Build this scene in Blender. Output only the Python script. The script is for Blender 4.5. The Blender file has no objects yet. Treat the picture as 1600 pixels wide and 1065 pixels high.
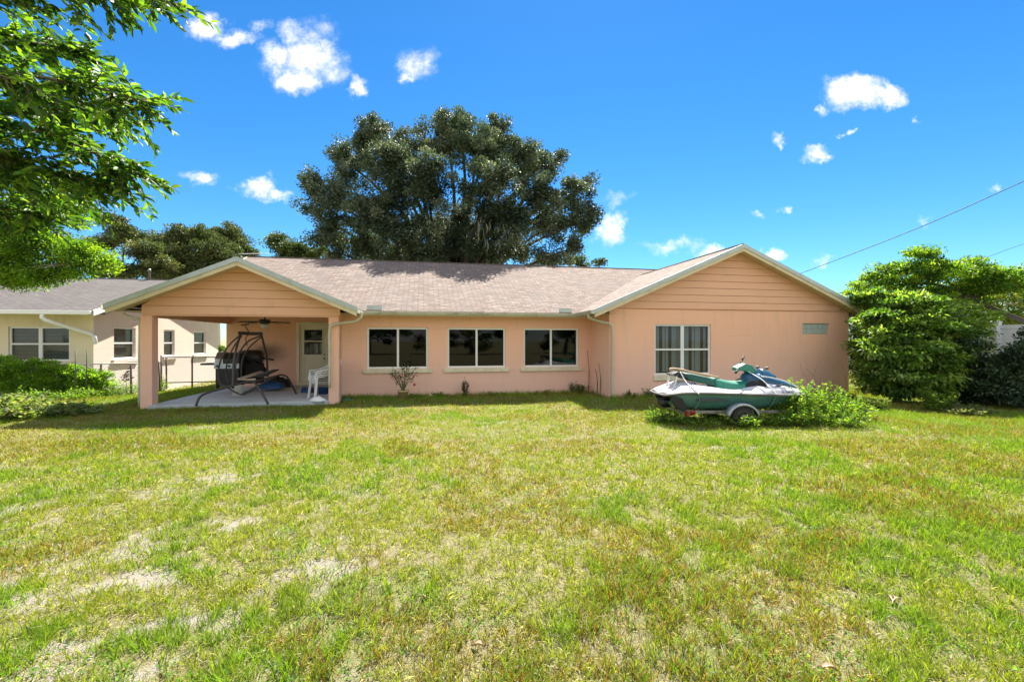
import bpy, bmesh, math, random
import numpy as np
from mathutils import Matrix, Vector
R = math.radians
random.seed(7); RNG = np.random.default_rng(7)
SC = bpy.context.scene; COL = SC.collection

# ---------------------------------------------------------------- camera
F = 711.0; EYE = 1.6; HOR = 532.0
cd = bpy.data.cameras.new('camera'); cam = bpy.data.objects.new('camera', cd); COL.objects.link(cam)
cd.sensor_width = 36; cd.lens = 36*F/1600; cd.clip_end = 3000; cd.clip_start = 0.05
cd.shift_y = (HOR-532.5)/1600
cam.location = (0, 0, EYE); cam.rotation_euler = (R(90), 0, 0); SC.camera = cam
# ---------------------------------------------------------------- light
TH = R(11); CT, ST = math.cos(TH), math.sin(TH)
SU, SV = .27, .69                                   # sun slope along and into the house
sx, sy = CT*SU-ST*SV, ST*SU+CT*SV
SUN_AZ = math.atan2(sx, sy); SUN_EL = math.atan2(1, math.hypot(sx, sy))
sd = Vector((sx, sy, 1)).normalized()
sl = bpy.data.lights.new('sun', 'SUN'); sl.energy = 4.5; sl.angle = R(.5); sl.color = (1, .94, .84)
so = bpy.data.objects.new('sun', sl); COL.objects.link(so)
so.rotation_euler = sd.to_track_quat('Z', 'Y').to_euler(); so.location = (4, 20, 30)
SC.view_settings.view_transform = 'Standard'; SC.view_settings.look = 'None'
SC.view_settings.gamma = 1; SC.view_settings.exposure = 1.80
SC.cycles.max_bounces = 8; SC.cycles.transparent_max_bounces = 12
SC.cycles.caustics_reflective = False; SC.cycles.caustics_refractive = False
SC.cycles.sample_clamp_indirect = 6
SC.cycles.use_denoising = True

class NT:
    """small node-tree helper"""
    def __init__(s, tree): s.t = tree; s.t.nodes.clear()
    def n(s, kind, **kw):
        o = s.t.nodes.new(kind)
        for k, v in kw.items():
            if k.startswith('_'): setattr(o, k[1:], v)
            else: o.inputs[k.replace('__', ' ')].default_value = v
        return o
    def l(s, a, b): s.t.links.new(a, b)
    def math(s, op, a, b=None, c=None, clamp=False):
        o = s.t.nodes.new('ShaderNodeMath'); o.operation = op; o.use_clamp = clamp
        for i, x in enumerate((a, b, c)):
            if x is None: continue
            if isinstance(x, (int, float)): o.inputs[i].default_value = x
            else: s.l(x, o.inputs[i])
        return o.outputs[0]
    def vm(s, op, a, b=None):
        o = s.t.nodes.new('ShaderNodeVectorMath'); o.operation = op
        for i, x in enumerate((a, b)):
            if x is None: continue
            if isinstance(x, tuple): o.inputs[i].default_value = x
            else: s.l(x, o.inputs[i])
        return o.outputs['Value'] if op in ('LENGTH', 'DOT_PRODUCT', 'DISTANCE') else o.outputs[0]
    def mix(s, f, a, b, mode='MIX'):
        o = s.t.nodes.new('ShaderNodeMix'); o.data_type = 'RGBA'; o.blend_type = mode
        for i, x in ((0, f), (6, a), (7, b)):
            if isinstance(x, (int, float)): o.inputs[i].default_value = x
            elif isinstance(x, tuple): o.inputs[i].default_value = (*x, 1) if len(x) == 3 else x
            else: s.l(x, o.inputs[i])
        return o.outputs[2]
    def ramp(s, f, a, b, lo=(0, 0, 0), hi=(1, 1, 1)):
        o = s.t.nodes.new('ShaderNodeMapRange'); o.interpolation_type = 'SMOOTHSTEP'
        s.l(f, o.inputs[0]); o.inputs[1].default_value = a; o.inputs[2].default_value = b
        return o.outputs[0]
    def noise(s, vec, scale, detail=4, rough=.55):
        o = s.t.nodes.new('ShaderNodeTexNoise'); o.inputs['Scale'].default_value = scale
        o.inputs['Detail'].default_value = detail; o.inputs['Roughness'].default_value = rough
        if vec is not None: s.l(vec, o.inputs['Vector'])
        return o.outputs['Fac']

w = bpy.data.worlds.new('World'); SC.world = w; w.use_nodes = True
T = NT(w.node_tree)
sky = T.n('ShaderNodeTexSky', _sky_type='NISHITA', _sun_disc=False, _sun_elevation=SUN_EL, _sun_rotation=SUN_AZ,
          _air_density=1.0, _dust_density=0.05, _ozone_density=3.0, _altitude=0)
hs = T.n('ShaderNodeHueSaturation', Hue=.497, Saturation=1.3, Value=1.0); T.l(sky.outputs[0], hs.inputs['Color'])
tc = T.n('ShaderNodeTexCoord'); sep = T.n('ShaderNodeSeparateXYZ'); T.l(tc.outputs['Generated'], sep.inputs[0])
ay = T.math('MAXIMUM', T.math('ABSOLUTE', sep.outputs[1]), .05)
cmb = T.n('ShaderNodeCombineXYZ'); T.l(T.math('DIVIDE', sep.outputs[0], ay), cmb.inputs[0]); T.l(T.math('DIVIDE', sep.outputs[2], ay), cmb.inputs[1])
P0 = cmb.outputs[0]
wrp = T.n('ShaderNodeTexNoise', Scale=13.0, Detail=8.0, Roughness=.66); T.l(P0, wrp.inputs['Vector'])
wv = T.vm('MULTIPLY', T.vm('SUBTRACT', wrp.outputs['Color'], (.5, .5, .5)), (.13, .10, 0))
P1 = T.vm('ADD', P0, wv)
CL = [(325,45,34,26,1),(358,62,52,13,.8),(405,45,22,12,.5),(440,90,38,30,.95),(480,88,46,40,1),(465,128,38,24,1.1),(520,108,34,26,.7),
      (500,48,32,22,.45),(455,48,26,18,.6),(556,133,15,17,.9),(650,100,34,26,.75),(637,118,18,14,.8),(315,278,36,14,1),(405,293,32,18,1.1),
      (437,306,30,10,.9),(1335,145,50,29,1.3),(1382,152,42,17,1.15),(1276,166,13,12,.7),(1280,240,26,11,.9),(1325,204,13,6,.8),
      (1217,220,13,8,.7),(1440,190,11,7,.6),(950,355,27,32,1.25),(1050,384,58,12,.6),(1118,392,30,13,1.1),(1205,402,22,11,1),
      (965,308,42,11,.42),(1228,330,13,8,.7),(1283,405,12,13,.5),(1180,336,12,6,.5),(1450,345,12,7,.4),(1556,292,12,7,.5)]
acc = None
for (px, py, rx, ry, st) in CL:
    c = ((px-800)/F, (HOR-py)/F, 0)
    d = T.vm('LENGTH', T.vm('MULTIPLY', T.vm('SUBTRACT', P1, c), (F/rx, F/ry, 0)))
    m = T.math('MULTIPLY', T.math('SUBTRACT', 1.25, d, clamp=True), st)
    acc = m if acc is None else T.math('MAXIMUM', acc, m)
cn = T.noise(P0, 34, 9, .68)
cloud = T.ramp(T.math('MULTIPLY', acc, T.math('MULTIPLY_ADD', cn, 2.4, -.22)), .06, 1.15)
strs = T.n('ShaderNodeBackground', Strength=.052); T.l(T.mix(1.0, hs.outputs[0], (.60, .86, 1.0), 'MULTIPLY'), strs.inputs[0])
cb = T.n('ShaderNodeBackground', Color=(1, .985, .96, 1), Strength=.40)
ms = T.n('ShaderNodeMixShader'); 
# bright broken clouds added behind the viewer, unseen, to fill the shaded walls
bk = T.math('MULTIPLY', T.ramp(T.noise(T.vm('MULTIPLY', tc.outputs['Generated'], (1, 1, 1.8)), 2.1, 7, .6), .36, .52), T.ramp(T.math('MULTIPLY', sep.outputs[1], -1), .05, .3))
fade = T.math('MULTIPLY', T.math('MULTIPLY', cloud, .93), T.ramp(sep.outputs[1], -.02, .02))
T.l(T.math('MAXIMUM', fade, bk), ms.inputs[0]); T.l(strs.outputs[0], ms.inputs[1]); T.l(cb.outputs[0], ms.inputs[2])
wo = T.n('ShaderNodeOutputWorld'); T.l(ms.outputs[0], wo.inputs[0])

# ---------------------------------------------------------------- materials
def newmat(name):
    m = bpy.data.materials.new(name); m.use_nodes = True; return m, NT(m.node_tree)
def finish(T, bsdf, bump=None, dist=.01, strength=.5):
    if bump is not None:
        b = T.n('ShaderNodeBump', Distance=dist, Strength=strength); T.l(bump, b.inputs['Height']); T.l(b.outputs[0], bsdf.inputs['Normal'])
    o = T.n('ShaderNodeOutputMaterial'); T.l(bsdf.outputs[0], o.inputs[0])
def plain(name, col, rough=.5, metal=0, var=.12, scale=6, bump=0, spec=.5, dirt=None, dscale=2.5, damt=.5):
    m, T = newmat(name); g = T.n('ShaderNodeNewGeometry').outputs['Position']
    p = T.n('ShaderNodeBsdfPrincipled', Roughness=rough, Metallic=metal); p.inputs['Specular IOR Level'].default_value = spec
    n = T.noise(g, scale, 5)
    k = tuple(c*(1-var) for c in col); k2 = tuple(min(1, c*(1+var)) for c in col)
    c = T.mix(n, k, k2)
    if dirt:
        d = T.math('MULTIPLY', T.ramp(T.noise(g, dscale, 8, .7), .45, .72), damt); c = T.mix(d, c, dirt)
    T.l(c, p.inputs['Base Color'])
    T.l(T.math('MULTIPLY_ADD', T.noise(g, scale*3, 3), .2, rough-.1), p.inputs['Roughness'])
    finish(T, p, T.noise(g, scale*12, 4) if bump else None, .004, bump)
    return m
def stucco(name, a, b, stain, soot=None):
    m, T = newmat(name); g = T.n('ShaderNodeNewGeometry').outputs['Position']
    sp = T.n('ShaderNodeSeparateXYZ'); T.l(g, sp.inputs[0])
    c = T.mix(T.ramp(T.noise(g, .9, 6), .3, .7), a, b)
    # faint block courses showing through the paint, and weather streaks
    st = T.vm('MULTIPLY', g, (5, 5, .7))
    c = T.mix(T.math('MULTIPLY', T.ramp(T.noise(st, 1.2, 6, .65), .48, .78), .5), c, stain)
    z = sp.outputs[2]
    low = T.math('MULTIPLY', T.math('SUBTRACT', 1, T.ramp(z, -.1, .55)), T.ramp(T.noise(g, 5, 6), .35, .75))
    c = T.mix(T.math('MULTIPLY', low, .55), c, stain)
    mid = T.math('MULTIPLY', T.math('SUBTRACT', 1, T.ramp(z, .3, 2.1)), .65)
    c = T.mix(mid, c, tuple(x*y for x, y in zip(b, (.94, 1.08, 1.32))))   # older, chalkier paint low on the wall
    fr = T.math('FRACT', T.math('DIVIDE', T.math('ADD', z, .1), .203))
    joint = T.ramp(T.math('ABSOLUTE', T.math('SUBTRACT', fr, .5)), .44, .5)
    c = T.mix(T.math('MULTIPLY', joint, .07), c, stain)
    if soot:
        for (ctr, rad, am) in soot:
            d = T.vm('LENGTH', T.vm('MULTIPLY', T.vm('SUBTRACT', g, ctr), tuple(1/r for r in rad)))
            d = T.math('ADD', d, T.math('MULTIPLY', T.math('SUBTRACT', T.noise(g, 4, 4), .5), .5))
            c = T.mix(T.math('MULTIPLY', T.math('SUBTRACT', 1, T.ramp(d, .1, 1.2)), am), c, (.03, .025, .02))
    p = T.n('ShaderNodeBsdfPrincipled', Roughness=.85); p.inputs['Specular IOR Level'].default_value = .2
    T.l(c, p.inputs['Base Color'])
    finish(T, p, T.math('ADD', T.noise(g, 60, 4), T.math('MULTIPLY', joint, -.5)), .006, .5); return m
def shingle(name, a, b, c3, moss):
    m, T = newmat(name)
    uv = T.n('ShaderNodeUVMap').outputs[0]
    br = T.n('ShaderNodeTexBrick', _offset=.5, Scale=1.0); T.l(uv, br.inputs['Vector'])
    for k, v in (('Mortar Size', .012), ('Mortar Smooth', .3), ('Bias', 0), ('Brick Width', .31), ('Row Height', .14)): br.inputs[k].default_value = v
    br.inputs['Color1'].default_value = (*a, 1); br.inputs['Color2'].default_value = (*b, 1); br.inputs['Mortar'].default_value = tuple(x*.45 for x in a)+(1,)
    n1 = T.noise(T.vm('MULTIPLY', uv, (5, 9, 1)), 1.0, 4)
    c = T.mix(T.math('MULTIPLY', T.ramp(n1, .42, .62), .6), br.outputs[0], c3)
    c = T.mix(T.math('MULTIPLY', T.ramp(T.noise(T.vm('MULTIPLY', uv, (1.6, .5, 1)), .9, 7, .65), .42, .7), .55), c, moss)
    c = T.mix(T.math('MULTIPLY', T.noise(uv, 160, 2), .5), c, tuple(x*.6 for x in a))
    sp = T.n('ShaderNodeSeparateXYZ'); T.l(uv, sp.inputs[0])
    saw = T.math('FRACT', T.math('DIVIDE', sp.outputs[1], .14))
    h = T.math('ADD', T.math('MULTIPLY', T.math('SUBTRACT', 1, saw), 1.0), T.math('MULTIPLY', br.outputs['Fac'], -.6))
    p = T.n('ShaderNodeBsdfPrincipled', Roughness=.92); p.inputs['Specular IOR Level'].default_value = .15
    T.l(c, p.inputs['Base Color']); finish(T, p, T.math('ADD', h, T.math('MULTIPLY', T.noise(uv, 110, 3), .25)), .012, .8); return m
def leafmat(name, trans=.5, rough=.45, tint=(1.25, 1.35, .45), spec=.4):
    m, T = newmat(name)
    at = T.n('ShaderNodeAttribute', _attribute_name='col').outputs['Color']
    p = T.n('ShaderNodeBsdfPrincipled', Roughness=rough); p.inputs['Specular IOR Level'].default_value = spec
    T.l(at, p.inputs['Base Color'])
    tr = T.n('ShaderNodeBsdfTranslucent'); T.l(T.mix(1.0, at, tint, 'MULTIPLY'), tr.inputs[0])
    mx = T.n('ShaderNodeMixShader', Fac=trans); T.l(p.outputs[0], mx.inputs[1]); T.l(tr.outputs[0], mx.inputs[2])
    o = T.n('ShaderNodeOutputMaterial'); T.l(mx.outputs[0], o.inputs[0]); return m
def glassmat(name, dark=.55, tint=(.5, .55, .55), op=.0):
    m, T = newmat(name)
    ge = T.n('ShaderNodeNewGeometry'); co = T.math('ABSOLUTE', T.vm('DOT_PRODUCT', ge.outputs['Normal'], ge.outputs['Incoming']))
    sch = T.math('MULTIPLY_ADD', T.math('POWER', T.math('SUBTRACT', 1, co), 5), .92, .08)
    gl = T.n('ShaderNodeBsdfGlossy', Roughness=.02); tr = T.n('ShaderNodeBsdfTransparent', Color=(*tint, 1))
    mx = T.n('ShaderNodeMixShader'); T.l(T.math('MULTIPLY', sch, dark), mx.inputs[0]); T.l(tr.outputs[0], mx.inputs[1]); T.l(gl.outputs[0], mx.inputs[2])
    o = T.n('ShaderNodeOutputMaterial'); T.l(mx.outputs[0], o.inputs[0]); return m

PEACH = (.80, .45, .285)
SOOT_C = None
M = {}
M['trim'] = plain('cream trim', (.62, .52, .34), .6, dirt=(.34, .33, .2), dscale=3, damt=.6)
M['fascia_metal'] = plain('grey drip flashing', (.42, .47, .47), .45, .3, dirt=(.25, .27, .22), damt=.4)
M['gutter'] = plain('weathered gutter', (.50, .48, .38), .5, 0, dirt=(.2, .19, .13), dscale=4, damt=.75)
M['pipe'] = plain('downspout paint', (.52, .50, .38), .5, dirt=(.3, .3, .2), dscale=3, damt=.5)
M['vinyl'] = plain('white vinyl', (.78, .78, .76), .4, var=.05)
M['sill'] = plain('cream sill', (.70, .62, .45), .6, dirt=(.4, .38, .25), dscale=4)
M['door'] = plain('pale cream door paint', (.80, .79, .62), .5, var=.05, dirt=(.45, .42, .3), damt=.3)
M['brass'] = plain('old brass', (.35, .25, .1), .4, .8)
M['soffit'] = plain('cream soffit', (.60, .47, .30), .7, dirt=(.35, .3, .18), damt=.5)
M['glass'] = glassmat('window glass', .6, (.55, .60, .60))
M['screen'] = glassmat('screened glass', .34, (.15, .16, .16))
M['room'] = plain('dark room', (.05, .05, .052), .9, var=.3, scale=2)
M['curtain'] = plain('pale vertical blinds', (.36, .40, .42), .8, var=.15, scale=10)
M['blind'] = plain('grey blinds', (.30, .30, .27), .8, var=.1)
M['concrete'] = plain('patio concrete', (.46, .51, .55), .9, var=.18, scale=3, bump=.3, dirt=(.25, .24, .2), dscale=1.5, damt=.5)
M['bronze'] = plain('dark bronze frame', (.045, .04, .038), .42, .1)
M['black'] = plain('black enamel', (.018, .018, .02), .4)
M['blackcloth'] = plain('black cloth', (.02, .02, .022), .85)
M['steel'] = plain('stainless lid', (.55, .56, .56), .28, .9)
M['bluewhite'] = plain('grill panel', (.55, .65, .72), .4)
M['plastic'] = plain('white plastic', (.74, .76, .78), .42, var=.06, dirt=(.45, .45, .42), dscale=6, damt=.3)
M['bucket'] = plain('cream bucket', (.62, .62, .55), .5)
M['bluep'] = plain('blue plastic', (.02, .08, .22), .4)
M['bluetarp'] = plain('blue tarp', (.02, .10, .26), .5, var=.4)
M['bag'] = plain('white bag', (.72, .74, .78), .35, var=.15)
M['wood'] = plain('grey wood', (.30, .24, .17), .8, var=.3)
M['drift'] = plain('bleached stick', (.42, .29, .19), .8, var=.3, scale=12)
M['galv'] = plain('galvanised pipe', (.34, .33, .31), .5, .5, dirt=(.12, .07, .04), dscale=5, damt=.7)
M['darkpost'] = plain('rusted dark pipe', (.10, .08, .07), .7, .2)
M['wire'] = plain('black cable', (.06, .06, .06), .6)
M['wirel'] = plain('aluminium cable', (.55, .56, .56), .5)
M['bark'] = plain('oak bark', (.055, .048, .04), .95, var=.45, scale=4, bump=.6)
M['barkl'] = plain('grey bark', (.20, .16, .12), .9, var=.4, scale=5, bump=.6)
M['moss'] = plain('grey moss', (.16, .17, .11), .9)
M['terra'] = plain('yellow clay pot', (.45, .36, .17), .7, dirt=(.2, .18, .1))
M['soil'] = plain('potting soil', (.05, .035, .025), .95)
M['hull'] = plain('teal hull', (.055, .16, .15), .28, var=.2, scale=2, dirt=(.12, .18, .15), dscale=2.2, damt=.45)
M['hulld'] = plain('faded hull graphic', (.05, .06, .085), .4)
M['deck'] = plain('white deck gelcoat', (.72, .70, .72), .35, var=.06, dirt=(.42, .40, .36), dscale=5, damt=.35)
M['navy'] = plain('dark blue hood', (.012, .075, .15), .3, var=.25, scale=3, dirt=(.08, .14, .17), damt=.4)
M['seatg'] = plain('green seat vinyl', (.012, .20, .14), .5, var=.2, scale=5, dirt=(.16, .22, .13), dscale=9, damt=.45)
M['seatd'] = plain('dark green seat side', (.008, .085, .06), .55, var=.2, scale=5)
M['gunrail'] = plain('bumper rail', (.12, .115, .11), .6, dirt=(.35, .32, .28), dscale=7, damt=.5)
M['rubber'] = plain('black rubber', (.02, .02, .02), .8)
M['strap'] = plain('pale strap', (.62, .66, .64), .7)
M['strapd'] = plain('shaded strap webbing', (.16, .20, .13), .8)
M['fender'] = plain('galvanised fender', (.40, .42, .46), .4, .4, dirt=(.2, .2, .2), damt=.4)
M['red'] = plain('red lens', (.25, .02, .02), .3)
M['letter'] = plain('lettering', (.06, .08, .16), .5)
M['leaf_oak'] = leafmat('oak leaves', .30, .55, (1.1, 1.2, .65), .4)
M['leaf'] = leafmat('broad leaves', .55, .48, (1.35, 1.45, .4), .35)
M['leaf_soft'] = leafmat('weed leaves', .55, .6, (1.4, 1.4, .4), .25)
M['leaf_dry'] = leafmat('dry leaves', .2, .8, (1.1, 1, .8))
M['grassm'] = leafmat('grass blades', .45, .6, (1.3, 1.25, .4), .15)
M['wallwhite'] = plain('white vinyl fence', (.70, .72, .76), .5, dirt=(.5, .5, .5), damt=.3)
M['block'] = plain('glass block', (.42, .50, .46), .12, var=.15, scale=14, bump=.5)
M['grout'] = plain('block grout', (.55, .55, .5), .8)
M['roofbrown'] = shingle('tan shingles', (.22, .17, .145), (.39, .32, .275), (.145, .11, .095), (.20, .18, .17))
M['roofgrey'] = shingle('grey shingles', (.14, .125, .12), (.20, .18, .17), (.10, .09, .09), (.15, .15, .14))

# ---------------------------------------------------------------- helpers
def Hs(u, v, z=0):            # house frame (u along the facade, v into the house) to world
    return Vector((CT*u-ST*v, ST*u+CT*v, z))
HM = Matrix(((CT, -ST, 0, 0), (ST, CT, 0, 0), (0, 0, 1, 0), (0, 0, 0, 1)))
ID = Matrix.Identity(4)
ROOT = {}
def at(px, py, Y): return Vector(((px-800)/F*Y, Y, EYE-(py-HOR)*Y/F))
def tag(o, label=None, cat=None, group=None, kind=None):
    for k, v in (('label', label), ('category', cat), ('group', group), ('kind', kind)):
        if v: o[k] = v
    return o
def thing(name, label, cat, loc=(0, 0, 0), rz=0, group=None):
    o = bpy.data.objects.new(name, None); COL.objects.link(o); o.location = loc; o.rotation_euler = (0, 0, rz)
    o.empty_display_size = .2
    ROOT[o.name] = Matrix.Translation(Vector(loc)) @ Matrix.Rotation(rz, 4, 'Z')
    return tag(o, label, cat, group)
def link(me, name, parent, mats):
    for m in (mats if isinstance(mats, (list, tuple)) else [mats]): me.materials.append(m)
    o = bpy.data.objects.new(name, me); COL.objects.link(o)
    if parent is not None:
        o.parent = parent; ROOT[o.name] = ROOT[parent.name]
    else: ROOT[o.name] = ID
    return o
class MB:
    def __init__(s, fr=ID): s.fr = fr; s.v = []; s.f = []; s.mi = []; s.uv = []; s.cur = 0; s.sm = []; s.smooth = False
    def p(s, co):
        s.v.append(s.fr @ Vector(co)); return len(s.v)-1
    def face(s, idx, uv=None):
        s.f.append(tuple(idx)); s.mi.append(s.cur); s.uv.append(uv); s.sm.append(s.smooth)
    def poly(s, pts, uv=None): s.face([s.p(q) for q in pts], uv)
    def box(s, x0, x1, y0, y1, z0, z1):
        i = [s.p((x, y, z)) for z in (z0, z1) for y in (y0, y1) for x in (x0, x1)]
        for q in ((0, 2, 3, 1), (4, 5, 7, 6), (0, 1, 5, 4), (2, 6, 7, 3), (0, 4, 6, 2), (1, 3, 7, 5)): s.face([i[k] for k in q])
    def prism(s, pts, d):     # closed 3D outline extruded by vector d
        d = Vector(d); a = [s.p(q) for q in pts]; b = [s.p(Vector(q)+d) for q in pts]; n = len(pts)
        s.face(a[::-1]); s.face(b)
        for k in range(n): s.face((a[k], a[(k+1) % n], b[(k+1) % n], b[k]))
    def tube(s, pts, r, seg=8, caps=True, flat=1.0):
        pts = [Vector(q) for q in pts]; n = len(pts); rs = r if isinstance(r, (list, tuple)) else [r]*n
        sm = s.smooth; s.smooth = True
        t = (pts[1]-pts[0]).normalized(); up = Vector((0, 0, 1)) if abs(t.z) < .9 else Vector((1, 0, 0))
        a = t.cross(up).normalized(); rings = []
        for k in range(n):
            if k == 0: t = pts[1]-pts[0]
            elif k == n-1: t = pts[-1]-pts[-2]
            else: t = (pts[k+1]-pts[k]).normalized()+(pts[k]-pts[k-1]).normalized()
            if t.length < 1e-9: t = Vector((0, 0, 1))
            t.normalize(); a = (a-t*a.dot(t))
            if a.length < 1e-6: a = t.orthogonal()
            a.normalize(); b = t.cross(a)
            rings.append([s.p(pts[k]+(a*math.cos(6.28318*j/seg)+b*math.sin(6.28318*j/seg)*flat)*rs[k]) for j in range(seg)])
        for k in range(n-1):
            for j in range(seg): s.face((rings[k][j], rings[k][(j+1) % seg], rings[k+1][(j+1) % seg], rings[k+1][j]))
        if caps: s.face(rings[0][::-1]); s.face(rings[-1])
        s.smooth = sm
    def lathe(s, prof, c=(0, 0, 0), seg=20, axis='z'):
        c = Vector(c); sm = s.smooth; s.smooth = True; rings = []
        for (r, h) in prof:
            ring = []
            for j in range(seg):
                a = 6.28318*j/seg; x, y = r*math.cos(a), r*math.sin(a)
                q = (x, y, h) if axis == 'z' else ((h, x, y) if axis == 'x' else (x, h, y))
                ring.append(s.p(c+Vector(q)))
            rings.append(ring)
        for k in range(len(prof)-1):
            for j in range(seg): s.face((rings[k][j], rings[k][(j+1) % seg], rings[k+1][(j+1) % seg], rings[k+1][j]))
        s.face(rings[0][::-1]); s.face(rings[-1]); s.smooth = sm
    def loft(s, secs, closed=False, caps=False):
        sm = s.smooth; s.smooth = True
        rr = [[s.p(q) for q in sec] for sec in secs]; n = len(secs[0])
        for k in range(len(rr)-1):
            for j in range(n if closed else n-1): s.face((rr[k][j], rr[k][(j+1) % n], rr[k+1][(j+1) % n], rr[k+1][j]))
        if caps: s.face(rr[0][::-1]); s.face(rr[-1])
        s.smooth = sm
    def build(s, name, mats, parent=None, sub=0, bevel=0):
        inv = (ROOT[parent.name] if parent is not None else ID).inverted()
        me = bpy.data.meshes.new(name); me.from_pydata([inv @ q for q in s.v], [], s.f)
        me.polygons.foreach_set('material_index', s.mi); me.polygons.foreach_set('use_smooth', s.sm)
        if any(u is not None for u in s.uv):
            L = me.uv_layers.new(name='UVMap'); k = 0; buf = []
            for f, u in zip(s.f, s.uv):
                for j in range(len(f)): buf += list(u[j]) if u else [0, 0]
            L.data.foreach_set('uv', buf)
        bm = bmesh.new(); bm.from_mesh(me); bmesh.ops.recalc_face_normals(bm, faces=bm.faces); bm.to_mesh(me); bm.free()
        o = link(me, name, parent, mats)
        if bevel:
            b = o.modifiers.new('bevel', 'BEVEL'); b.width = bevel; b.segments = 2; b.limit_method = 'ANGLE'
        if sub:
            q = o.modifiers.new('sub', 'SUBSURF'); q.levels = sub; q.render_levels = sub
        return o
def bez(pts, n=8):            # Catmull-Rom through points
    pts = [Vector(p) for p in pts]; out = []
    for i in range(len(pts)-1):
        p0 = pts[max(i-1, 0)]; p1 = pts[i]; p2 = pts[i+1]; p3 = pts[min(i+2, len(pts)-1)]
        for k in range(n):
            t = k/n
            out.append(.5*((2*p1)+(p2-p0)*t+(2*p0-5*p1+4*p2-p3)*t*t+(3*p1-p0-3*p2+p3)*t**3))
    out.append(pts[-1]); return out
def unit(a): return a/np.maximum(np.linalg.norm(a, axis=1, keepdims=True), 1e-9)
def rawmesh(name, V, faces_per, nv, n, col, mat, parent):
    """V: (n*nv,3) world verts; faces_per: list of index tuples inside one item; col (n,3)"""
    if parent is not None:
        inv = np.array(ROOT[parent.name].inverted()); V = V@inv[:3, :3].T+inv[:3, 3]
    me = bpy.data.meshes.new(name); me.vertices.add(n*nv); me.vertices.foreach_set('co', V.astype(np.float32).ravel())
    lens = np.array([len(f) for f in faces_per]); flat = np.concatenate([np.array(f) for f in faces_per])
    lp = (flat[None, :]+(np.arange(n)*nv)[:, None]).ravel(); tot = np.tile(lens, n)
    me.loops.add(len(lp)); me.loops.foreach_set('vertex_index', lp.astype(np.int32))
    me.polygons.add(len(tot)); me.polygons.foreach_set('loop_start', (np.cumsum(tot)-tot).astype(np.int32))
    me.update(calc_edges=True)
    a = me.color_attributes.new('col', 'FLOAT_COLOR', 'POINT')
    c4 = np.ones((n*nv, 4), np.float32); c4[:, :3] = np.repeat(col, nv, axis=0); a.data.foreach_set('color', c4.ravel())
    return link(me, name, parent, mat)
def leaves(name, P, D, N, L, W, col, mat, parent, shape='rhomb', smooth=False):
    n = len(P); D = unit(D); N = unit(N-D*np.sum(N*D, 1, keepdims=True)); S = np.cross(D, N)
    L = np.broadcast_to(np.asarray(L, float), (n,))[:, None]; W = np.broadcast_to(np.asarray(W, float), (n,))[:, None]
    if shape == 'rhomb':
        vs = [P, P+D*L*.45+S*W/2+N*W*.15, P+D*L, P+D*L*.45-S*W/2+N*W*.15]; fs = [(0, 1, 2, 3)]
    elif shape == 'tri':
        vs = [P-S*W/2, P+S*W/2, P+D*L]; fs = [(0, 1, 2)]
    else:
        dn = -N*L
        vs = [P, P+D*L*.3+S*W*.45+N*W*.18, P+D*L*.3+dn*.01, P+D*L*.3-S*W*.45+N*W*.18,
              P+D*L*.68+S*W*.38+N*W*.12+dn*.06, P+D*L*.68+dn*.08, P+D*L*.68-S*W*.38+N*W*.12+dn*.06, P+D*L+dn*.2]
        fs = [(0, 1, 2), (0, 2, 3), (1, 4, 5, 2), (2, 5, 6, 3), (4, 7, 5), (5, 7, 6)]
    nv = len(vs); V = np.stack(vs, 1).reshape(-1, 3)
    return rawmesh(name, V, fs, nv, n, col, mat, parent)
def rdir(n, up=0.0):
    d = RNG.normal(size=(n, 3)); d = unit(d); d[:, 2] += up; return unit(d)
def colmix(n, cols, jitter=.2, key=None):
    cols = np.array(cols); k = RNG.integers(0, len(cols), n) if key is None else key % len(cols)
    return cols[k]*RNG.uniform(1-jitter, 1+jitter, (n, 1))*RNG.uniform(.93, 1.07, (n, 3))

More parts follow.
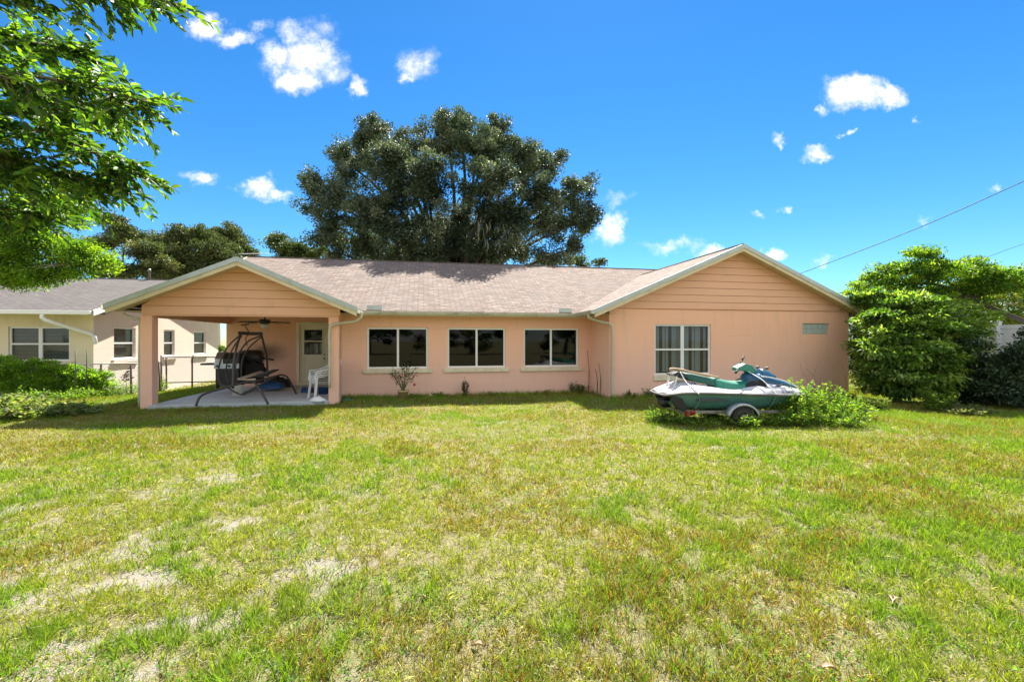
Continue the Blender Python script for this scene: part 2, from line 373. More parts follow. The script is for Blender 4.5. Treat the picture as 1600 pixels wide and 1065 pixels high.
def tree(name, label, cat, base, lobes, trunk_r, n, leaf, cols, mat, clump=.55, bark='bark', group=None, shape='rhomb', up=.3,
         flat=.6, outer=.45, limbs=True, droop=0, leafname='crown', twigs=3, fork=.45, clumps_per=None, wr=.5):
    base = Vector(base); root = thing(name, label, cat, base, 0, group)
    lobes = [(np.array(c, float), np.array(r, float)) for c, r in lobes]
    vol = np.array([(r.prod())**(.75) for c, r in lobes]); vol /= vol.sum()
    cc = np.mean([c for c, r in lobes], 0); tb = MB()
    if limbs:
        low = min(c[2]-r[2] for c, r in lobes)
        fz = base.z+(low-base.z)*.9 if fork is None else base.z+(cc[2]-base.z)*fork
        fk = Vector((base.x*.65+cc[0]*.35, base.y*.65+cc[1]*.35, fz))
        tb.tube(bez([base-Vector((0, 0, .3)), base+(fk-base)*.5+Vector((trunk_r*.3, 0, 0)), fk], 5), [trunk_r*(1.25-.5*k/10) for k in range(11)], 10)
    CP = []; ntot = clumps_per or max(12, int(n/220))
    for (c, r), q in zip(lobes, vol):
        k = max(3, int(ntot*q)); d = rdir(k, .15); rad = RNG.uniform(0, 1, (k, 1))**outer
        pts = c+d*rad*r
        CP.append(pts)
        if limbs:
            cv = Vector(c); mid = fk.lerp(cv, .5)+Vector((random.uniform(-.4, .4), random.uniform(-.4, .4), (cv.z-fk.z)*.12))
            R0 = trunk_r*.30
            tb.tube(bez([fk, mid, cv], 5), [R0*(1-.75*k2/10) for k2 in range(11)], 7)
            for m in range(min(twigs, len(pts))):
                e = Vector(pts[m]); md = cv.lerp(e, .5)+Vector((random.uniform(-.2, .2), random.uniform(-.2, .2), random.uniform(-.1, .25)))*r[0]*.3
                tb.tube(bez([cv, md, e], 4), [R0*(.25-.19*k2/8) for k2 in range(9)], 5)
    if limbs: tb.build('trunk', M[bark], root)
    CP = np.concatenate(CP); per = n//len(CP); idx = np.repeat(np.arange(len(CP)), per); m = len(idx)
    sz = RNG.uniform(.6, 1.25, len(CP))[idx][:, None]
    P = CP[idx]+rdir(m)*(RNG.uniform(0, 1, (m, 1))**.55)*clump*sz*np.array([1, 1, flat])
    D = unit(P-CP[idx]*.6-cc*.4)+rdir(m)*.9; D[:, 2] -= droop
    N = rdir(m, up)
    L = RNG.uniform(.7, 1.25, m)*leaf
    key = RNG.integers(0, len(cols), len(CP))[idx]; alt = RNG.uniform(0, 1, m) < .35
    key[alt] = RNG.integers(0, len(cols), alt.sum())
    c3 = colmix(m, cols, .25, key)
    leaves(leafname, P, D, N, L, L*wr, c3, M[mat], root, shape)
    return root
def plant(name, label, cat, base, h, spread, stems, n, leaf, cols, mat='leaf_soft', group=None, shape='rhomb', kind=None, stem_r=.006, wr=.45, lean=.5, stemmat=None, blade=0):
    base = Vector(base); root = thing(name, label, cat, base, 0, group)
    if kind: root['kind'] = kind
    tb = MB(); P = []; D = []
    for s in range(stems):
        a = random.uniform(0, 6.283); rr = spread*math.sqrt(random.random())
        b0 = base+Vector((math.cos(a)*rr*.45, math.sin(a)*rr*.45, -.03)); hh = h*random.uniform(.5, 1.05)*(1-.35*rr/spread)
        e = base+Vector((math.cos(a)*rr, math.sin(a)*rr, hh)); md = b0.lerp(e, .5)+Vector((0, 0, hh*.12))
        pts = bez([b0, md, e], 4); tb.tube(pts, [stem_r*(1-.7*k/8) for k in range(9)], 4)
        k = max(3, n//stems)
        for j in range(k):
            t = random.uniform(.15, 1)*8; i = min(int(t), 7); q = pts[i].lerp(pts[i+1], t-i)
            P.append(q); aa = random.uniform(0, 6.283); D.append((math.cos(aa), math.sin(aa), random.uniform(-.3, .9)))
    tb.build('stem', stemmat or M['leaf_stem'], root)
    P = np.array([tuple(q) for q in P]); m = len(P); D = np.array(D); N = rdir(m, .8)
    L = RNG.uniform(.6, 1.3, m)*leaf
    P = P+rdir(m)*leaf*.5
    leaves('foliage', P, D, N, L, L*wr, colmix(m, cols, .25), M[mat], root, shape)
    return root
M['leaf_stem'] = plain('green stems', (.10, .13, .04), .7)

# ---------------------------------------------------------------- value noise in python
class VN:
    def __init__(s, seed): s.g = np.random.default_rng(seed).random((256, 256))
    def __call__(s, x, y, sc, octv=3):
        t = 0; a = 1; tot = 0
        for o in range(octv):
            X = np.asarray(x)*sc+o*17.3+100; Y = np.asarray(y)*sc+o*9.1+100
            i = np.floor(X).astype(int); j = np.floor(Y).astype(int); fx = X-i; fy = Y-j; fx = fx*fx*(3-2*fx); fy = fy*fy*(3-2*fy)
            g = s.g; A = g[i % 256, j % 256]; B = g[(i+1) % 256, j % 256]; C = g[i % 256, (j+1) % 256]; D2 = g[(i+1) % 256, (j+1) % 256]
            t = t+a*((A*(1-fx)+B*fx)*(1-fy)+(C*(1-fx)+D2*fx)*fy); tot += a; a *= .5; sc *= 2.1
        return t/tot
vn1, vn2, vn3 = VN(1), VN(2), VN(3)
def sstep(a, b, x): t = np.clip((x-a)/(b-a), 0, 1); return t*t*(3-2*t)
def gz(x, y):
    x = np.asarray(x, float); y = np.asarray(y, float)
    z = -.14*sstep(7, 12, x)-.34*sstep(12.5, 15, y)*sstep(-10.5, -12.5, x)
    near = 1-sstep(14, 30, np.hypot(x, y))
    return z+(vn1(x, y, .6, 2)-.5)*.07*near+(vn2(x, y, 3.0, 2)-.5)*.025*near
# ---------------------------------------------------------------- ground
SANDS = [(-5.9, 8.35, 1.0, .33), (-4.4, 8.6, .9, .25), (-6.9, 5.6, .8, .3), (-3.3, 5.3, .6, .25), (-2.55, 4.0, .45, .3), (-3.9, 2.6, .6, .35), (-.5, 8.8, .8, .25),
         (-2.5, 3.0, .5, .3), (7.0, 8.1, .6, .25), (.95, 2.35, .3, .25), (-5, 4.2, .6, .35), (-1.3, 3.1, .4, .25), (-5.8, 6.9, .8, .25), (3.4, 6.7, 1.6, .22), (-8.6, 7.0, .9, .3)]
def sandy(x, y):
    s = np.zeros_like(np.asarray(x, float))
    for (a, b, rx, ry) in SANDS:
        s = np.maximum(s, .85-np.hypot((x-a)/rx, (y-b)/ry))
    left = sstep(2.5, -3.0, x)*sstep(9, 3, y)
    return .95*np.clip(s*.8+(vn2(x, y, 5.5, 4)-.5)*3.0, 0, .8)*np.clip(s*2.5, 0, 1)+left*np.clip((vn1(x, y, 5.0, 4)-.43)*2.6, 0, .66)
def lines(lo, hi, a, b, st, far):
    mid = list(np.arange(a, b+1e-6, st)); L = []; d = st*2; x = a
    while x > lo: x -= d; d *= 1.6; L.append(max(x, lo))
    R2 = []; d = st*2; x = b
    while x < hi: x += d; d *= 1.6; R2.append(min(x, hi))
    return np.array(L[::-1]+mid+R2)
gx = lines(-900, 900, -20, 20, .2, 0); gy = lines(-900, 1500, -6, 24, .2, 0)
GX, GY = np.meshgrid(gx, gy); GZ = gz(GX, GY); ny, nx = GX.shape
me = bpy.data.meshes.new('lawn'); idx = np.arange(nx*ny).reshape(ny, nx)
q = np.stack([idx[:-1, :-1], idx[:-1, 1:], idx[1:, 1:], idx[1:, :-1]], -1).reshape(-1, 4)
me.vertices.add(nx*ny); me.vertices.foreach_set('co', np.stack([GX, GY, GZ], -1).astype(np.float32).ravel())
me.loops.add(q.size); me.loops.foreach_set('vertex_index', q.ravel().astype(np.int32)); me.polygons.add(len(q)); me.polygons.foreach_set('loop_start', (np.arange(len(q))*4).astype(np.int32))
me.update(calc_edges=True)
a = me.color_attributes.new('sand', 'FLOAT_COLOR', 'POINT'); sv = np.clip(sandy(GX.ravel(), GY.ravel()), 0, 1)
a.data.foreach_set('color', np.stack([sv, sv, sv, np.ones_like(sv)], -1).astype(np.float32).ravel())
m, T = newmat('lawn soil'); g = T.n('ShaderNodeNewGeometry').outputs['Position']
sa = T.n('ShaderNodeAttribute', _attribute_name='sand').outputs['Fac']
thatch = T.mix(T.noise(g, 45, 5, .7), (.07, .07, .025), (.46, .40, .24))
thatch = T.mix(T.ramp(T.noise(g, 1.3, 5), .4, .65), thatch, T.mix(T.noise(g, 60, 4), (.06, .085, .02), (.34, .33, .13)))
sand = T.mix(T.noise(g, 25, 6, .7), (.25, .225, .175), (.41, .375, .31))
c = T.mix(T.ramp(T.math('ADD', sa, T.math('MULTIPLY', T.math('SUBTRACT', T.noise(g, 9, 5, .65), .5), .9)), .3, .6), thatch, sand)
c = T.mix(T.math('MULTIPLY', T.ramp(T.noise(g, 130, 3), .55, .7), .55), c, (.10, .08, .05))
p = T.n('ShaderNodeBsdfPrincipled', Roughness=.95); p.inputs['Specular IOR Level'].default_value = .1; T.l(c, p.inputs['Base Color'])
finish(T, p, T.math('ADD', T.noise(g, 22, 6, .7), T.noise(g, 130, 3)), .03, .8)
for pz in range(1): pass
lawn = link(me, 'ground', None, m); tag(lawn, 'broad patchy back lawn soil with bare sandy spots', kind='structure'); me.polygons.foreach_set('use_smooth', [True]*len(me.polygons))

# ---------------------------------------------------------------- the house
VW, VM, VP, VD = 11.94, 13.35, 12.2, 16.7      # wing wall, main wall, carport posts, porch wall
E_Z = 2.42; VR = 18.7; PITCH = .405; VE = 12.95; RZ = E_Z+PITCH*(VR-VE)
UL, UR = -6.45, 13.03
sootp = Hs(-5.6, VD, 1.25)
M['stucco'] = stucco('peach stucco', (.87, .50, .33), (.85, .49, .34), (.62, .42, .32),
    [(tuple(Hs(-5.25, VD, 1.18)), (.75, .75, .42), .75)])
M['stucco_n'] = stucco('pale neighbour stucco', (.78, .66, .55), (.74, .62, .50), (.6, .5, .4))
M['stucco_y'] = stucco('yellow neighbour stucco', (.80, .68, .46), (.76, .64, .43), (.5, .42, .28))
m, T = newmat('peach lap siding'); g = T.n('ShaderNodeNewGeometry').outputs['Position']
st = T.vm('MULTIPLY', g, (.6, .6, 7))
c = T.mix(T.noise(st, 1.2, 5), (.74, .42, .27), (.79, .455, .305)); c = T.mix(T.math('MULTIPLY', T.ramp(T.noise(g, 2.2, 6), .55, .75), .3), c, (.5, .33, .2))
p = T.n('ShaderNodeBsdfPrincipled', Roughness=.75); T.l(c, p.inputs['Base Color']); finish(T, p); M['siding'] = m

house = thing('house', 'single storey peach stucco house with tan shingle roof and open carport on its left', 'house', Hs(3, 13.35, 0), TH)
def wall(b, u0, u1, z0, z1, v, holes, depth=.11):
    us = sorted({u0, u1, *[h[0] for h in holes], *[h[1] for h in holes]}); zs = sorted({z0, z1, *[h[2] for h in holes], *[h[3] for h in holes]})
    for i in range(len(us)-1):
        for j in range(len(zs)-1):
            a, bb, c, d = us[i], us[i+1], zs[j], zs[j+1]; mu, mz = (a+bb)/2, (c+d)/2
            if any(h[0] < mu < h[1] and h[2] < mz < h[3] for h in holes): continue
            b.poly([(a, v, c), (bb, v, c), (bb, v, d), (a, v, d)])
    for (a, bb, c, d) in holes:
        w2 = v+depth
        b.poly([(a, v, c), (a, w2, c), (a, w2, d), (a, v, d)]); b.poly([(bb, v, c), (bb, v, d), (bb, w2, d), (bb, w2, c)])
        b.poly([(a, v, d), (a, w2, d), (bb, w2, d), (bb, v, d)]); b.poly([(a, v, c), (bb, v, c), (bb, w2, c), (a, w2, c)])
def fr_bar(b, u0, u1, z0, z1, v, t=.05, d=.05):      # rectangular frame
    b.box(u0, u1, v, v+d, z0, z0+t); b.box(u0, u1, v, v+d, z1-t, z1); b.box(u0, u0+t, v+.001, v+d-.001, z0+t, z1-t); b.box(u1-t, u1, v+.001, v+d-.001, z0+t, z1-t)
def slider(u0, u1, z0, z1, v, label=None):
    b = MB(HM); fr_bar(b, u0, u1, z0, z1, v+.05, .055, .06); mid = (u0+u1)/2
    b.box(mid-.03, mid+.03, v+.052, v+.1, z0+.055, z1-.055)
    fr = b.build('window', M['vinyl'], house, bevel=.004)
    if label: fr['label'] = label
    for a, c in ((u0+.05, mid-.025), (mid+.025, u1-.05)):
        g = MB(HM); g.poly([(a, v+.085, z0+.05), (c, v+.085, z0+.05), (c, v+.085, z1-.05), (a, v+.085, z1-.05)]); g.build('pane', M['screen'], fr)
    s = MB(HM); s.box(u0-.1, u1+.1, v-.05, v+.05, z0-.12, z0-.002); s.build('sill', M['sill'], fr, bevel=.008)
    r = MB(HM); wd = .9
    r.poly([(u0, v+wd, z0), (u1, v+wd, z0), (u1, v+wd, z1), (u0, v+wd, z1)])
    for uu in (u0+.002, u1-.002): r.poly([(uu, v+.115, z0), (uu, v+wd, z0), (uu, v+wd, z1), (uu, v+.115, z1)])
    for zz in (z0+.002, z1-.002): r.poly([(u0, v+.115, zz), (u1, v+.115, zz), (u1, v+wd, zz), (u0, v+wd, zz)])
    r.build('interior', M['room'], fr)
    return fr
mh = [(-1.57, .13, .80, 1.98), (.68, 2.40, .80, 1.98), (2.95, 4.68, .80, 1.98)]
b = MB(HM); wall(b, -2.25, 5.08, -.25, 2.5, VM, mh)
b.poly([(-2.25, VM, -.2), (-2.25, VD, -.2), (-2.25, VD, 2.5), (-2.25, VM, 2.5)]); b.build('wall', M['stucco'], house)
for h in mh: slider(*h, VM)
wh = [(6.46, 8.24, .62, 2.07), (11.35, 12.32, 1.80, 2.13)]
b = MB(HM); wall(b, 5.08, UR, -.4, 2.5, VW, wh); b.build('wall', M['stucco'], house)
b = MB(HM); b.poly([(5.08, VW, -.3), (5.08, VM, -.3), (5.08, VM, 2.5), (5.08, VW, 2.5)]); b.poly([(UR, VW, -.4), (UR, VW, 2.5), (UR, 24.4, 2.5), (UR, 24.4, -.4)])
b.build('wall', M['stucco'], house)
# porch wall with door hole
dh = (-4.17, -3.30, .11, 2.14)
b = MB(HM); wall(b, UL, -2.25, -.2, 2.6, VD, [dh], .08); b.build('porch_wall', M['stucco'], house)
b = MB(HM); b.poly([(UL, VD, -.3), (UL, 24.4, -.3), (UL, 24.4, 2.5), (UL, VR, RZ-.1), (UL, VD, 2.42+PITCH*(VD-VE)-.1)]); b.poly([(UL, 24.4, -.3), (UR, 24.4, -.3), (UR, 24.4, 2.5), (UL, 24.4, 2.5)])
b.build('wall', M['stucco'], house)
# wing double hung window
def dhung(u0, u1, z0, z1, v, parent, fm, n=2, curtain='curtain', gap=True, M4=HM, slats=None, label=None):
    b = MB(M4); wdt = (u1-u0)/n; t = .05
    for k in range(n):
        a, c = u0+k*wdt, u0+(k+1)*wdt; fr_bar(b, a, c, z0, z1, v+.04, t, .06); mz = (z0+z1)/2+.0
        b.box(a+t, c-t, v+.042, v+.095, mz-.025, mz+.025)
    fr = b.build('window', fm, parent, bevel=.004)
    for k in range(n):
        a, c = u0+k*wdt+t, u0+(k+1)*wdt-t
        for (q0, q1, vv) in ((z0+t, mz-.02, .075), (mz+.02, z1-t, .085)):
            g = MB(M4); g.poly([(a, v+vv, q0), (c, v+vv, q0), (c, v+vv, q1), (a, v+vv, q1)]); g.build('pane', M['glass'], fr)
    r = MB(M4); wd = .6
    r.poly([(u0, v+wd, z0), (u1, v+wd, z0), (u1, v+wd, z1), (u0, v+wd, z1)])
    for uu in (u0+.002, u1-.002): r.poly([(uu, v+.115, z0), (uu, v+wd, z0), (uu, v+wd, z1), (uu, v+.115, z1)])
    for zz in (z0+.002, z1-.002): r.poly([(u0, v+.115, zz), (u1, v+.115, zz), (u1, v+wd, zz), (u0, v+wd, zz)])
    r.build('interior', M['room'], fr)
    cb = MB(M4)
    if slats is None:
        k = 0; uu = u0+.05
        while uu < u1-.12:
            if (k % 7) not in (2, 5): cb.box(uu, uu+.085, v+.16+.015*(k % 2), v+.165+.015*(k % 2), z0+.08, z1-.04)
            uu += .094; k += 1
    else:
        zz = z0+.06
        while zz < z1-.05: cb.box(u0+.04, u1-.04, v+.14, v+.155, zz, zz+.03); zz += .042
    cb.build('blinds', M[curtain], fr)
    return fr
wf = dhung(6.46, 8.24, .62, 2.07, VW, house, M['vinyl'])
s = MB(HM); s.box(6.42, 8.28, VW-.04, VW+.04, .46, .618); s.build('sill', M['sill'], wf, bevel=.01)
b = MB(HM)
for i in range(5):
    for j in range(2):
        u0 = 11.35+.02+i*.187; z0 = 1.815+j*.153; b.box(u0, u0+.17, VW+.035, VW+.1, z0, z0+.138)
gb = b.build('glass_block_window', M['block'], house, bevel=.012)
b = MB(HM); b.box(11.35, 12.32, VW+.06, VW+.105, 1.80, 2.13); b.build('mortar', M['grout'], gb)
# door
b = MB(HM); fr_bar(b, dh[0]-.09, dh[1]+.09, dh[2]-.05, dh[3]+.09, VD-.03, .088, .07); dfm = b.build('door_frame', M['door'], house, bevel=.006)
b = MB(HM); u0, u1, z0, z1 = dh; g0, g1, g2, g3 = u0+.14, u1-.14, 1.12, 1.98
b.box(u0, u1, VD+.03, VD+.07, z0, g2); b.box(u0, u1, VD+.03, VD+.07, g3, z1); b.box(u0, g0, VD+.0301, VD+.07, g2, g3); b.box(g1, u1, VD+.0301, VD+.07, g2, g3)
fr_bar(b, g0-.03, g1+.03, g2-.03, g3+.03, VD+.012, .035, .02); b.box(g0, g1, VD+.025, VD+.05, 1.56, 1.60)
for k in range(2):
    a = u0+.13+k*.33; fr_bar(b, a, a+.26, .32, .92, VD+.02, .025, .0102); b.box(a+.06, a+.2, VD+.022, VD+.032, .38, .86)
door = b.build('door', M['door'], house, bevel=.003)
b = MB(HM); b.poly([(g0, VD+.05, g2), (g1, VD+.05, g2), (g1, VD+.05, g3), (g0, VD+.05, g3)]); b.build('pane', M['glass'], door)
b = MB(HM); b.poly([(g0, VD+.35, g2), (g1, VD+.35, g2), (g1, VD+.35, g3), (g0, VD+.35, g3)]); b.build('interior', M['room'], door)
b = MB(HM)
for (a, c, d, e) in ((g0+.02, g0+.2, 1.15, 1.5), (g0+.28, g1-.05, 1.14, 1.5), (g0+.22, g1-.04, 1.64, 1.78), (g0+.06, g0+.22, 1.6, 1.7)): b.box(a, c, VD+.2, VD+.22, d, e)
b.build('curtain', M['curtain'], door)
b = MB(HM); b.lathe([(.012, 0), (.012, -.04), (.03, -.05), (.032, -.07), (.015, -.085)], (u1-.07, VD+.03, .98), 12, 'y'); b.build('handle', M['brass'], door)
b = MB(HM); b.lathe([(.025, 0), (.025, -.02)], (u1-.07, VD+.03, 1.12), 12, 'y'); b.build('deadbolt', M['brass'], door)
# siding gables: lapped boards
def siding(uc, half, zb, p, v, step, ztop, name='gable_siding'):
    b = MB(HM); z = zb; i = 0
    while z < ztop-.02:
        z2 = min(z+step, ztop); w0 = (ztop-z)/p; w1 = (ztop-z2)/p
        w0 = min(w0, half); w1 = min(w1, half)
        g_ = .011
        b.poly([(uc-w0, v-.02, z+g_), (uc+w0, v-.02, z+g_), (uc+w1, v-.008, z2), (uc-w1, v-.008, z2)])
        b.poly([(uc-w0, v+.022, z+g_), (uc+w0, v+.022, z+g_), (uc+w0, v-.02, z+g_), (uc-w0, v-.02, z+g_)])
        b.poly([(uc-w0, v+.022, z-.01), (uc+w0, v+.022, z-.01), (uc+w0, v+.022, z+g_), (uc-w0, v+.022, z+g_)])
        b.poly([(uc-w0, v+.022, z), (uc+w0, v+.022, z), (uc+w0, v-.008, z), (uc-w0, v-.008, z)])
        z = z2
    return b.build(name, M['siding'], house)
WUC, WPK = 9.0, 4.36; WP = .43
siding(WUC, 4.05, 2.5, WP, VW-.02, .205, 4.25)
CUC, CPK = -4.30, 3.56; CP_ = .43
siding(CUC, 2.22, 2.22, CP_, VP-.0, .205, 3.45)
# carport beams and posts
b = MB(HM); b.box(-6.52, -2.12, VP, VP+.2, 2.19, 2.36); b.build('beam', M['siding'], house, bevel=.008)
b = MB(HM); b.box(-6.50, -6.3, VP+.2, VD, 2.16, 2.40); b.build('beam', M['siding'], house)
b = MB(HM); b.box(-2.36, -2.16, VP+.2, VM+.1, 2.16, 2.40); b.build('beam', M['siding'], house)
for u0 in (-6.55, -2.36):
    b = MB(HM); b.box(u0, u0+.25, VP-.02, VP+.24, -.15, 2.19); b.build('post', M['stucco'], house, bevel=.01)
b = MB(HM); b.poly([(UL, VP+.1, 2.45), (-2.1, VP+.1, 2.45), (-2.1, VD, 2.45), (UL, VD, 2.45)]); b.build('ceiling', M['siding'], house)
# roofs
def slope_uv(pts, e0, e1, up): return None
def roofpoly(b, pts, eave_dir, up_dir, o):
    e = Vector(eave_dir).normalized(); u = Vector(up_dir).normalized(); o = Vector(o)
    b.poly(pts, [((Vector(q)-o).dot(e), (Vector(q)-o).dot(u)) for q in pts])
b = MB(HM); ex = UL-.08
sv_ = Vector((0, 1, PITCH))
RU = 13.4
roofpoly(b, [(ex, VE, E_Z), (RU, VE, E_Z), (RU, VR, RZ), (ex, VR, RZ)], (1, 0, 0), sv_, (0, VE, E_Z))
roofpoly(b, [(ex, VR, RZ), (RU, VR, RZ), (RU, 2*VR-VE, E_Z), (ex, 2*VR-VE, E_Z)], (1, 0, 0), (0, -1, PITCH), (0, VE, E_Z))
# wing
vf = VW-.42; wl, wr_ = WUC-4.5, WUC+4.5; we = WPK-WP*4.5; vv_ = VE+(WPK-E_Z)/PITCH
for sgn in (-1, 1):
    e = WUC+sgn*4.5
    roofpoly(b, [(e, vf, we), (WUC, vf, WPK), (WUC, vv_+.3, WPK), (e, VE+(we-E_Z)/PITCH+.05, we)], (0, 1, 0), (-sgn, 0, WP), (0, 0, 0))
cf = VP-.5; cv_ = VE+(CPK-E_Z)/PITCH; ce = CPK-CP_*2.68
for sgn in (-1, 1):
    e = CUC+sgn*2.68
    roofpoly(b, [(e, cf, ce), (CUC, cf, CPK), (CUC, cv_+.3, CPK), (e, VE+.02 if sgn > 0 else VE+1.2, ce)], (0, 1, 0), (-sgn, 0, CP_), (0, 0, 0))
roof = b.build('roof', M['roofbrown'], house)
b = MB(HM); b.tube([(ex, VR, RZ+.005), (RU, VR, RZ+.005)], .05, 6, flat=.6); b.tube([(WUC, vf, WPK), (WUC, vv_, WPK)], .05, 6, flat=.6)
b.build('ridge_cap', M['roofbrown'], roof)
# soffits under rakes + eaves
b = MB(HM)
for (uc, pk, p, half, f0, f1) in ((WUC, WPK, WP, 4.5, vf, VW), (CUC, CPK, CP_, 2.68, cf, VP)):
    for sgn in (-1, 1):
        e = uc+sgn*half; ze = pk-p*half
        b.poly([(e, f0, ze-.13), (uc, f0, pk-.13), (uc, f1+.02, pk-.13), (e, f1+.02, ze-.13)])
# eave soffits
b.poly([(CUC+2.68, VP+.0, ce-.10), (CUC+2.68, VM, ce-.1), (-2.2, VM, ce-.1), (-2.2, VP, ce-.1)])
b.poly([(CUC-2.68, VP+.0, ce-.10), (CUC-2.68, VD+1, ce-.1), (-6.52, VD+1, ce-.1), (-6.52, VP, ce-.1)])
b.poly([(-2.2, VE, E_Z-.09), (5.1, VE, E_Z-.09), (5.1, VM+.02, E_Z-.09), (-2.2, VM+.02, E_Z-.09)])
b.poly([(wl, vf, we-.1), (5.1, vf, we-.1), (5.1, VM, we-.1), (wl, VM, we-.1)]); b.poly([(wr_, vf, we-.1), (UR-.02, vf, we-.1), (UR-.02, 20, we-.1), (wr_, 20, we-.1)])
b.build('soffit', M['soffit'], house)
def rake(uc, pk, p, half, f, name):
    for sgn in (-1, 1):
        e = uc+sgn*half; ze = pk-p*half
        q = MB(HM); q.prism([(e, f, ze-.20), (uc, f, pk-.20), (uc, f, pk-.085), (e, f, ze-.085)], (0, .04, 0)); fa = q.build('fascia', M['trim'], house)
        q = MB(HM); q.prism([(e+sgn*.03, f-.02, ze-.105), (uc, f-.02, pk-.105+.0), (uc, f-.02, pk+.012), (e+sgn*.03, f-.02, ze+.012)], (0, .07, 0)); q.build('drip_edge', M['fascia_metal'], fa)
rake(WUC, WPK, WP, 4.5, vf, 'w'); rake(CUC, CPK, CP_, 2.68, cf, 'c')
q = MB(HM); q.prism([(ex, VE, E_Z-.14), (ex, VR, RZ-.14), (ex, VR, RZ+.01), (ex, VE, E_Z+.01)], (.05, 0, 0)); q.build('fascia', M['trim'], house)
q = MB(HM); q.box(-2.2, 5.0, VE+.0, VE+.03, E_Z-.14, E_Z-.015); q.build('fascia', M['trim'], house)
def gutter(pts, w=.11, h=.10):
    q = MB(HM); secs = []
    pts = [Vector(a) for a in pts]
    for k, a in enumerate(pts):
        t = (pts[min(k+1, len(pts)-1)]-pts[max(k-1, 0)]); t.z = 0; t.normalize(); o = Vector((t.y, -t.x, 0))
        secs.append([a+o*0, a+o*0-Vector((0, 0, h)), a+o*w*.7-Vector((0, 0, h)), a+o*w-Vector((0, 0, h*.35)), a+o*w, a+o*(w-.012), a+o*(w-.02)-Vector((0, 0, h*.4)), a+o*w*.65-Vector((0, 0, h-.01)), a+o*.01-Vector((0, 0, h-.01)), a+o*.01])
    q.loft(secs, True, True); o = q.build('gutter', M['gutter'], house)
    for f in o.data.polygons: f.use_smooth = False
cr = CUC+2.68
gutter([(cr+.0, cf+.02, ce-.01), (cr, VE-.02, ce-.01), (cr+.04, VE, E_Z-.015), (wl-.05, VE, E_Z-.015), (wl, VE-.05, we-.01), (wl, vf+.02, we-.01)][0:2][::-1])
gutter([(cr+.02, VE-.001, E_Z-.012), (wl-.02, VE-.001, E_Z-.012)])
gutter([(wl-.002, VE, we-.01), (wl-.002, vf+.03, we-.01)])
gutter([(CUC-2.68, VD, ce-.01), (CUC-2.68, cf+.02, ce-.01)])
gutter([(wr_, vf+.03, we-.01), (wr_, 20, we-.01)])
for u_, v_ in ((-1.32, VE+.06), (4.15, VE+.06)):
    q = MB(HM); q.prism([(u_-.2, v_, E_Z+.02), (u_+.2, v_, E_Z+.02), (u_+.2, v_, E_Z+.15), (u_-.2, v_, E_Z+.15)], (0, .012, 0)); q.build('splash_guard', M['fascia_metal'], house)
def spout(pts, r=.045, mat='pipe'):
    q = MB(HM); q.tube(bez(pts, 6), r, 8, flat=.75); o = q.build('downspout', M[mat], house); return o
spout([(cr+.06, cf+.45, ce-.08), (cr+.05, cf+.45, ce-.22), (cr-.12, VP-.02, ce-.32), (-2.22, VP-.09, ce-.40), (-2.32, VP-.09, ce-.55), (-2.32, VP-.09, 1.4), (-2.32, VP-.09, .42)])
spout([(-6.9, cf+.5, ce-.1), (-6.88, cf+.5, ce-.2), (-6.7, VP, ce-.28), (-6.6, VP+.06, ce-.38), (-6.6, VP+.06, 1.2), (-6.6, VP+.06, .05)])
spout([(wl-.05, vf+.3, we-.08), (wl-.05, vf+.3, we-.2), (4.8, VW-.06, we-.30), (5.09, VW-.07, we-.38), (5.15, VW-.07, we-.6), (5.15, VW-.07, 1.2), (5.15, VW-.07, .1), (5.18, VW-.2, .03)])
# patio
b = MB(HM); b.prism([(-6.35, VP-.1, -.1), (-2.35, VP-.05, -.1), (-2.2, VM, -.1), (-2.2, VD, -.1), (-6.35, VD, -.1)], (0, 0, .18))
tag(b.build('patio_slab', M['concrete'], None, bevel=.01), 'grey concrete patio slab under the carport', kind='structure')
# ceiling fan
fc = Hs(-4.45, 14.1, 2.33)
fan = thing('ceiling_fan', 'dark ceiling fan with a light bowl hanging from the carport ceiling', 'ceiling fan', fc)
b = MB(Matrix.Translation(fc)); b.lathe([(.07, .12), (.07, .08), (.02, .06), (.02, -.06), (.02, -.12), (.14, -.13), (.15, -.22), (.09, -.25)], (0, 0, 0), 20); b.build('motor', M['black'], fan)
b = MB(Matrix.Translation(fc)); b.lathe([(.06, -.25), (.13, -.27), (.12, -.33), (.06, -.37), (.01, -.38)], (0, 0, 0), 18); b.build('light_bowl', M['bucket'], fan)
for k in range(5):
    a = R(72*k+8); fm = Matrix.Translation(fc) @ Matrix.Rotation(a, 4, 'Z') @ Matrix.Rotation(R(3), 4, 'Y') @ Matrix.Rotation(R(12), 4, 'X')
    b = MB(fm); b.prism([(.12, -.02, -.19), (.22, -.06, -.19), (.66, -.075, -.19), (.70, 0, -.19), (.66, .075, -.19), (.22, .06, -.19), (.12, .02, -.19)], (0, 0, .008)); b.build('blade', M['bronze'], fan)
b = MB(Matrix.Translation(fc)); b.tube([(.1, 0, -.25), (.1, 0, -.5)], .003, 4); b.build('pull_chain', M['brass'], fan)
b = MB(Matrix.Translation(fc)); b.tube([(-.1, -.03, -.25), (-.1, -.03, -.46)], .003, 4); b.build('pull_chain', M['brass'], fan)

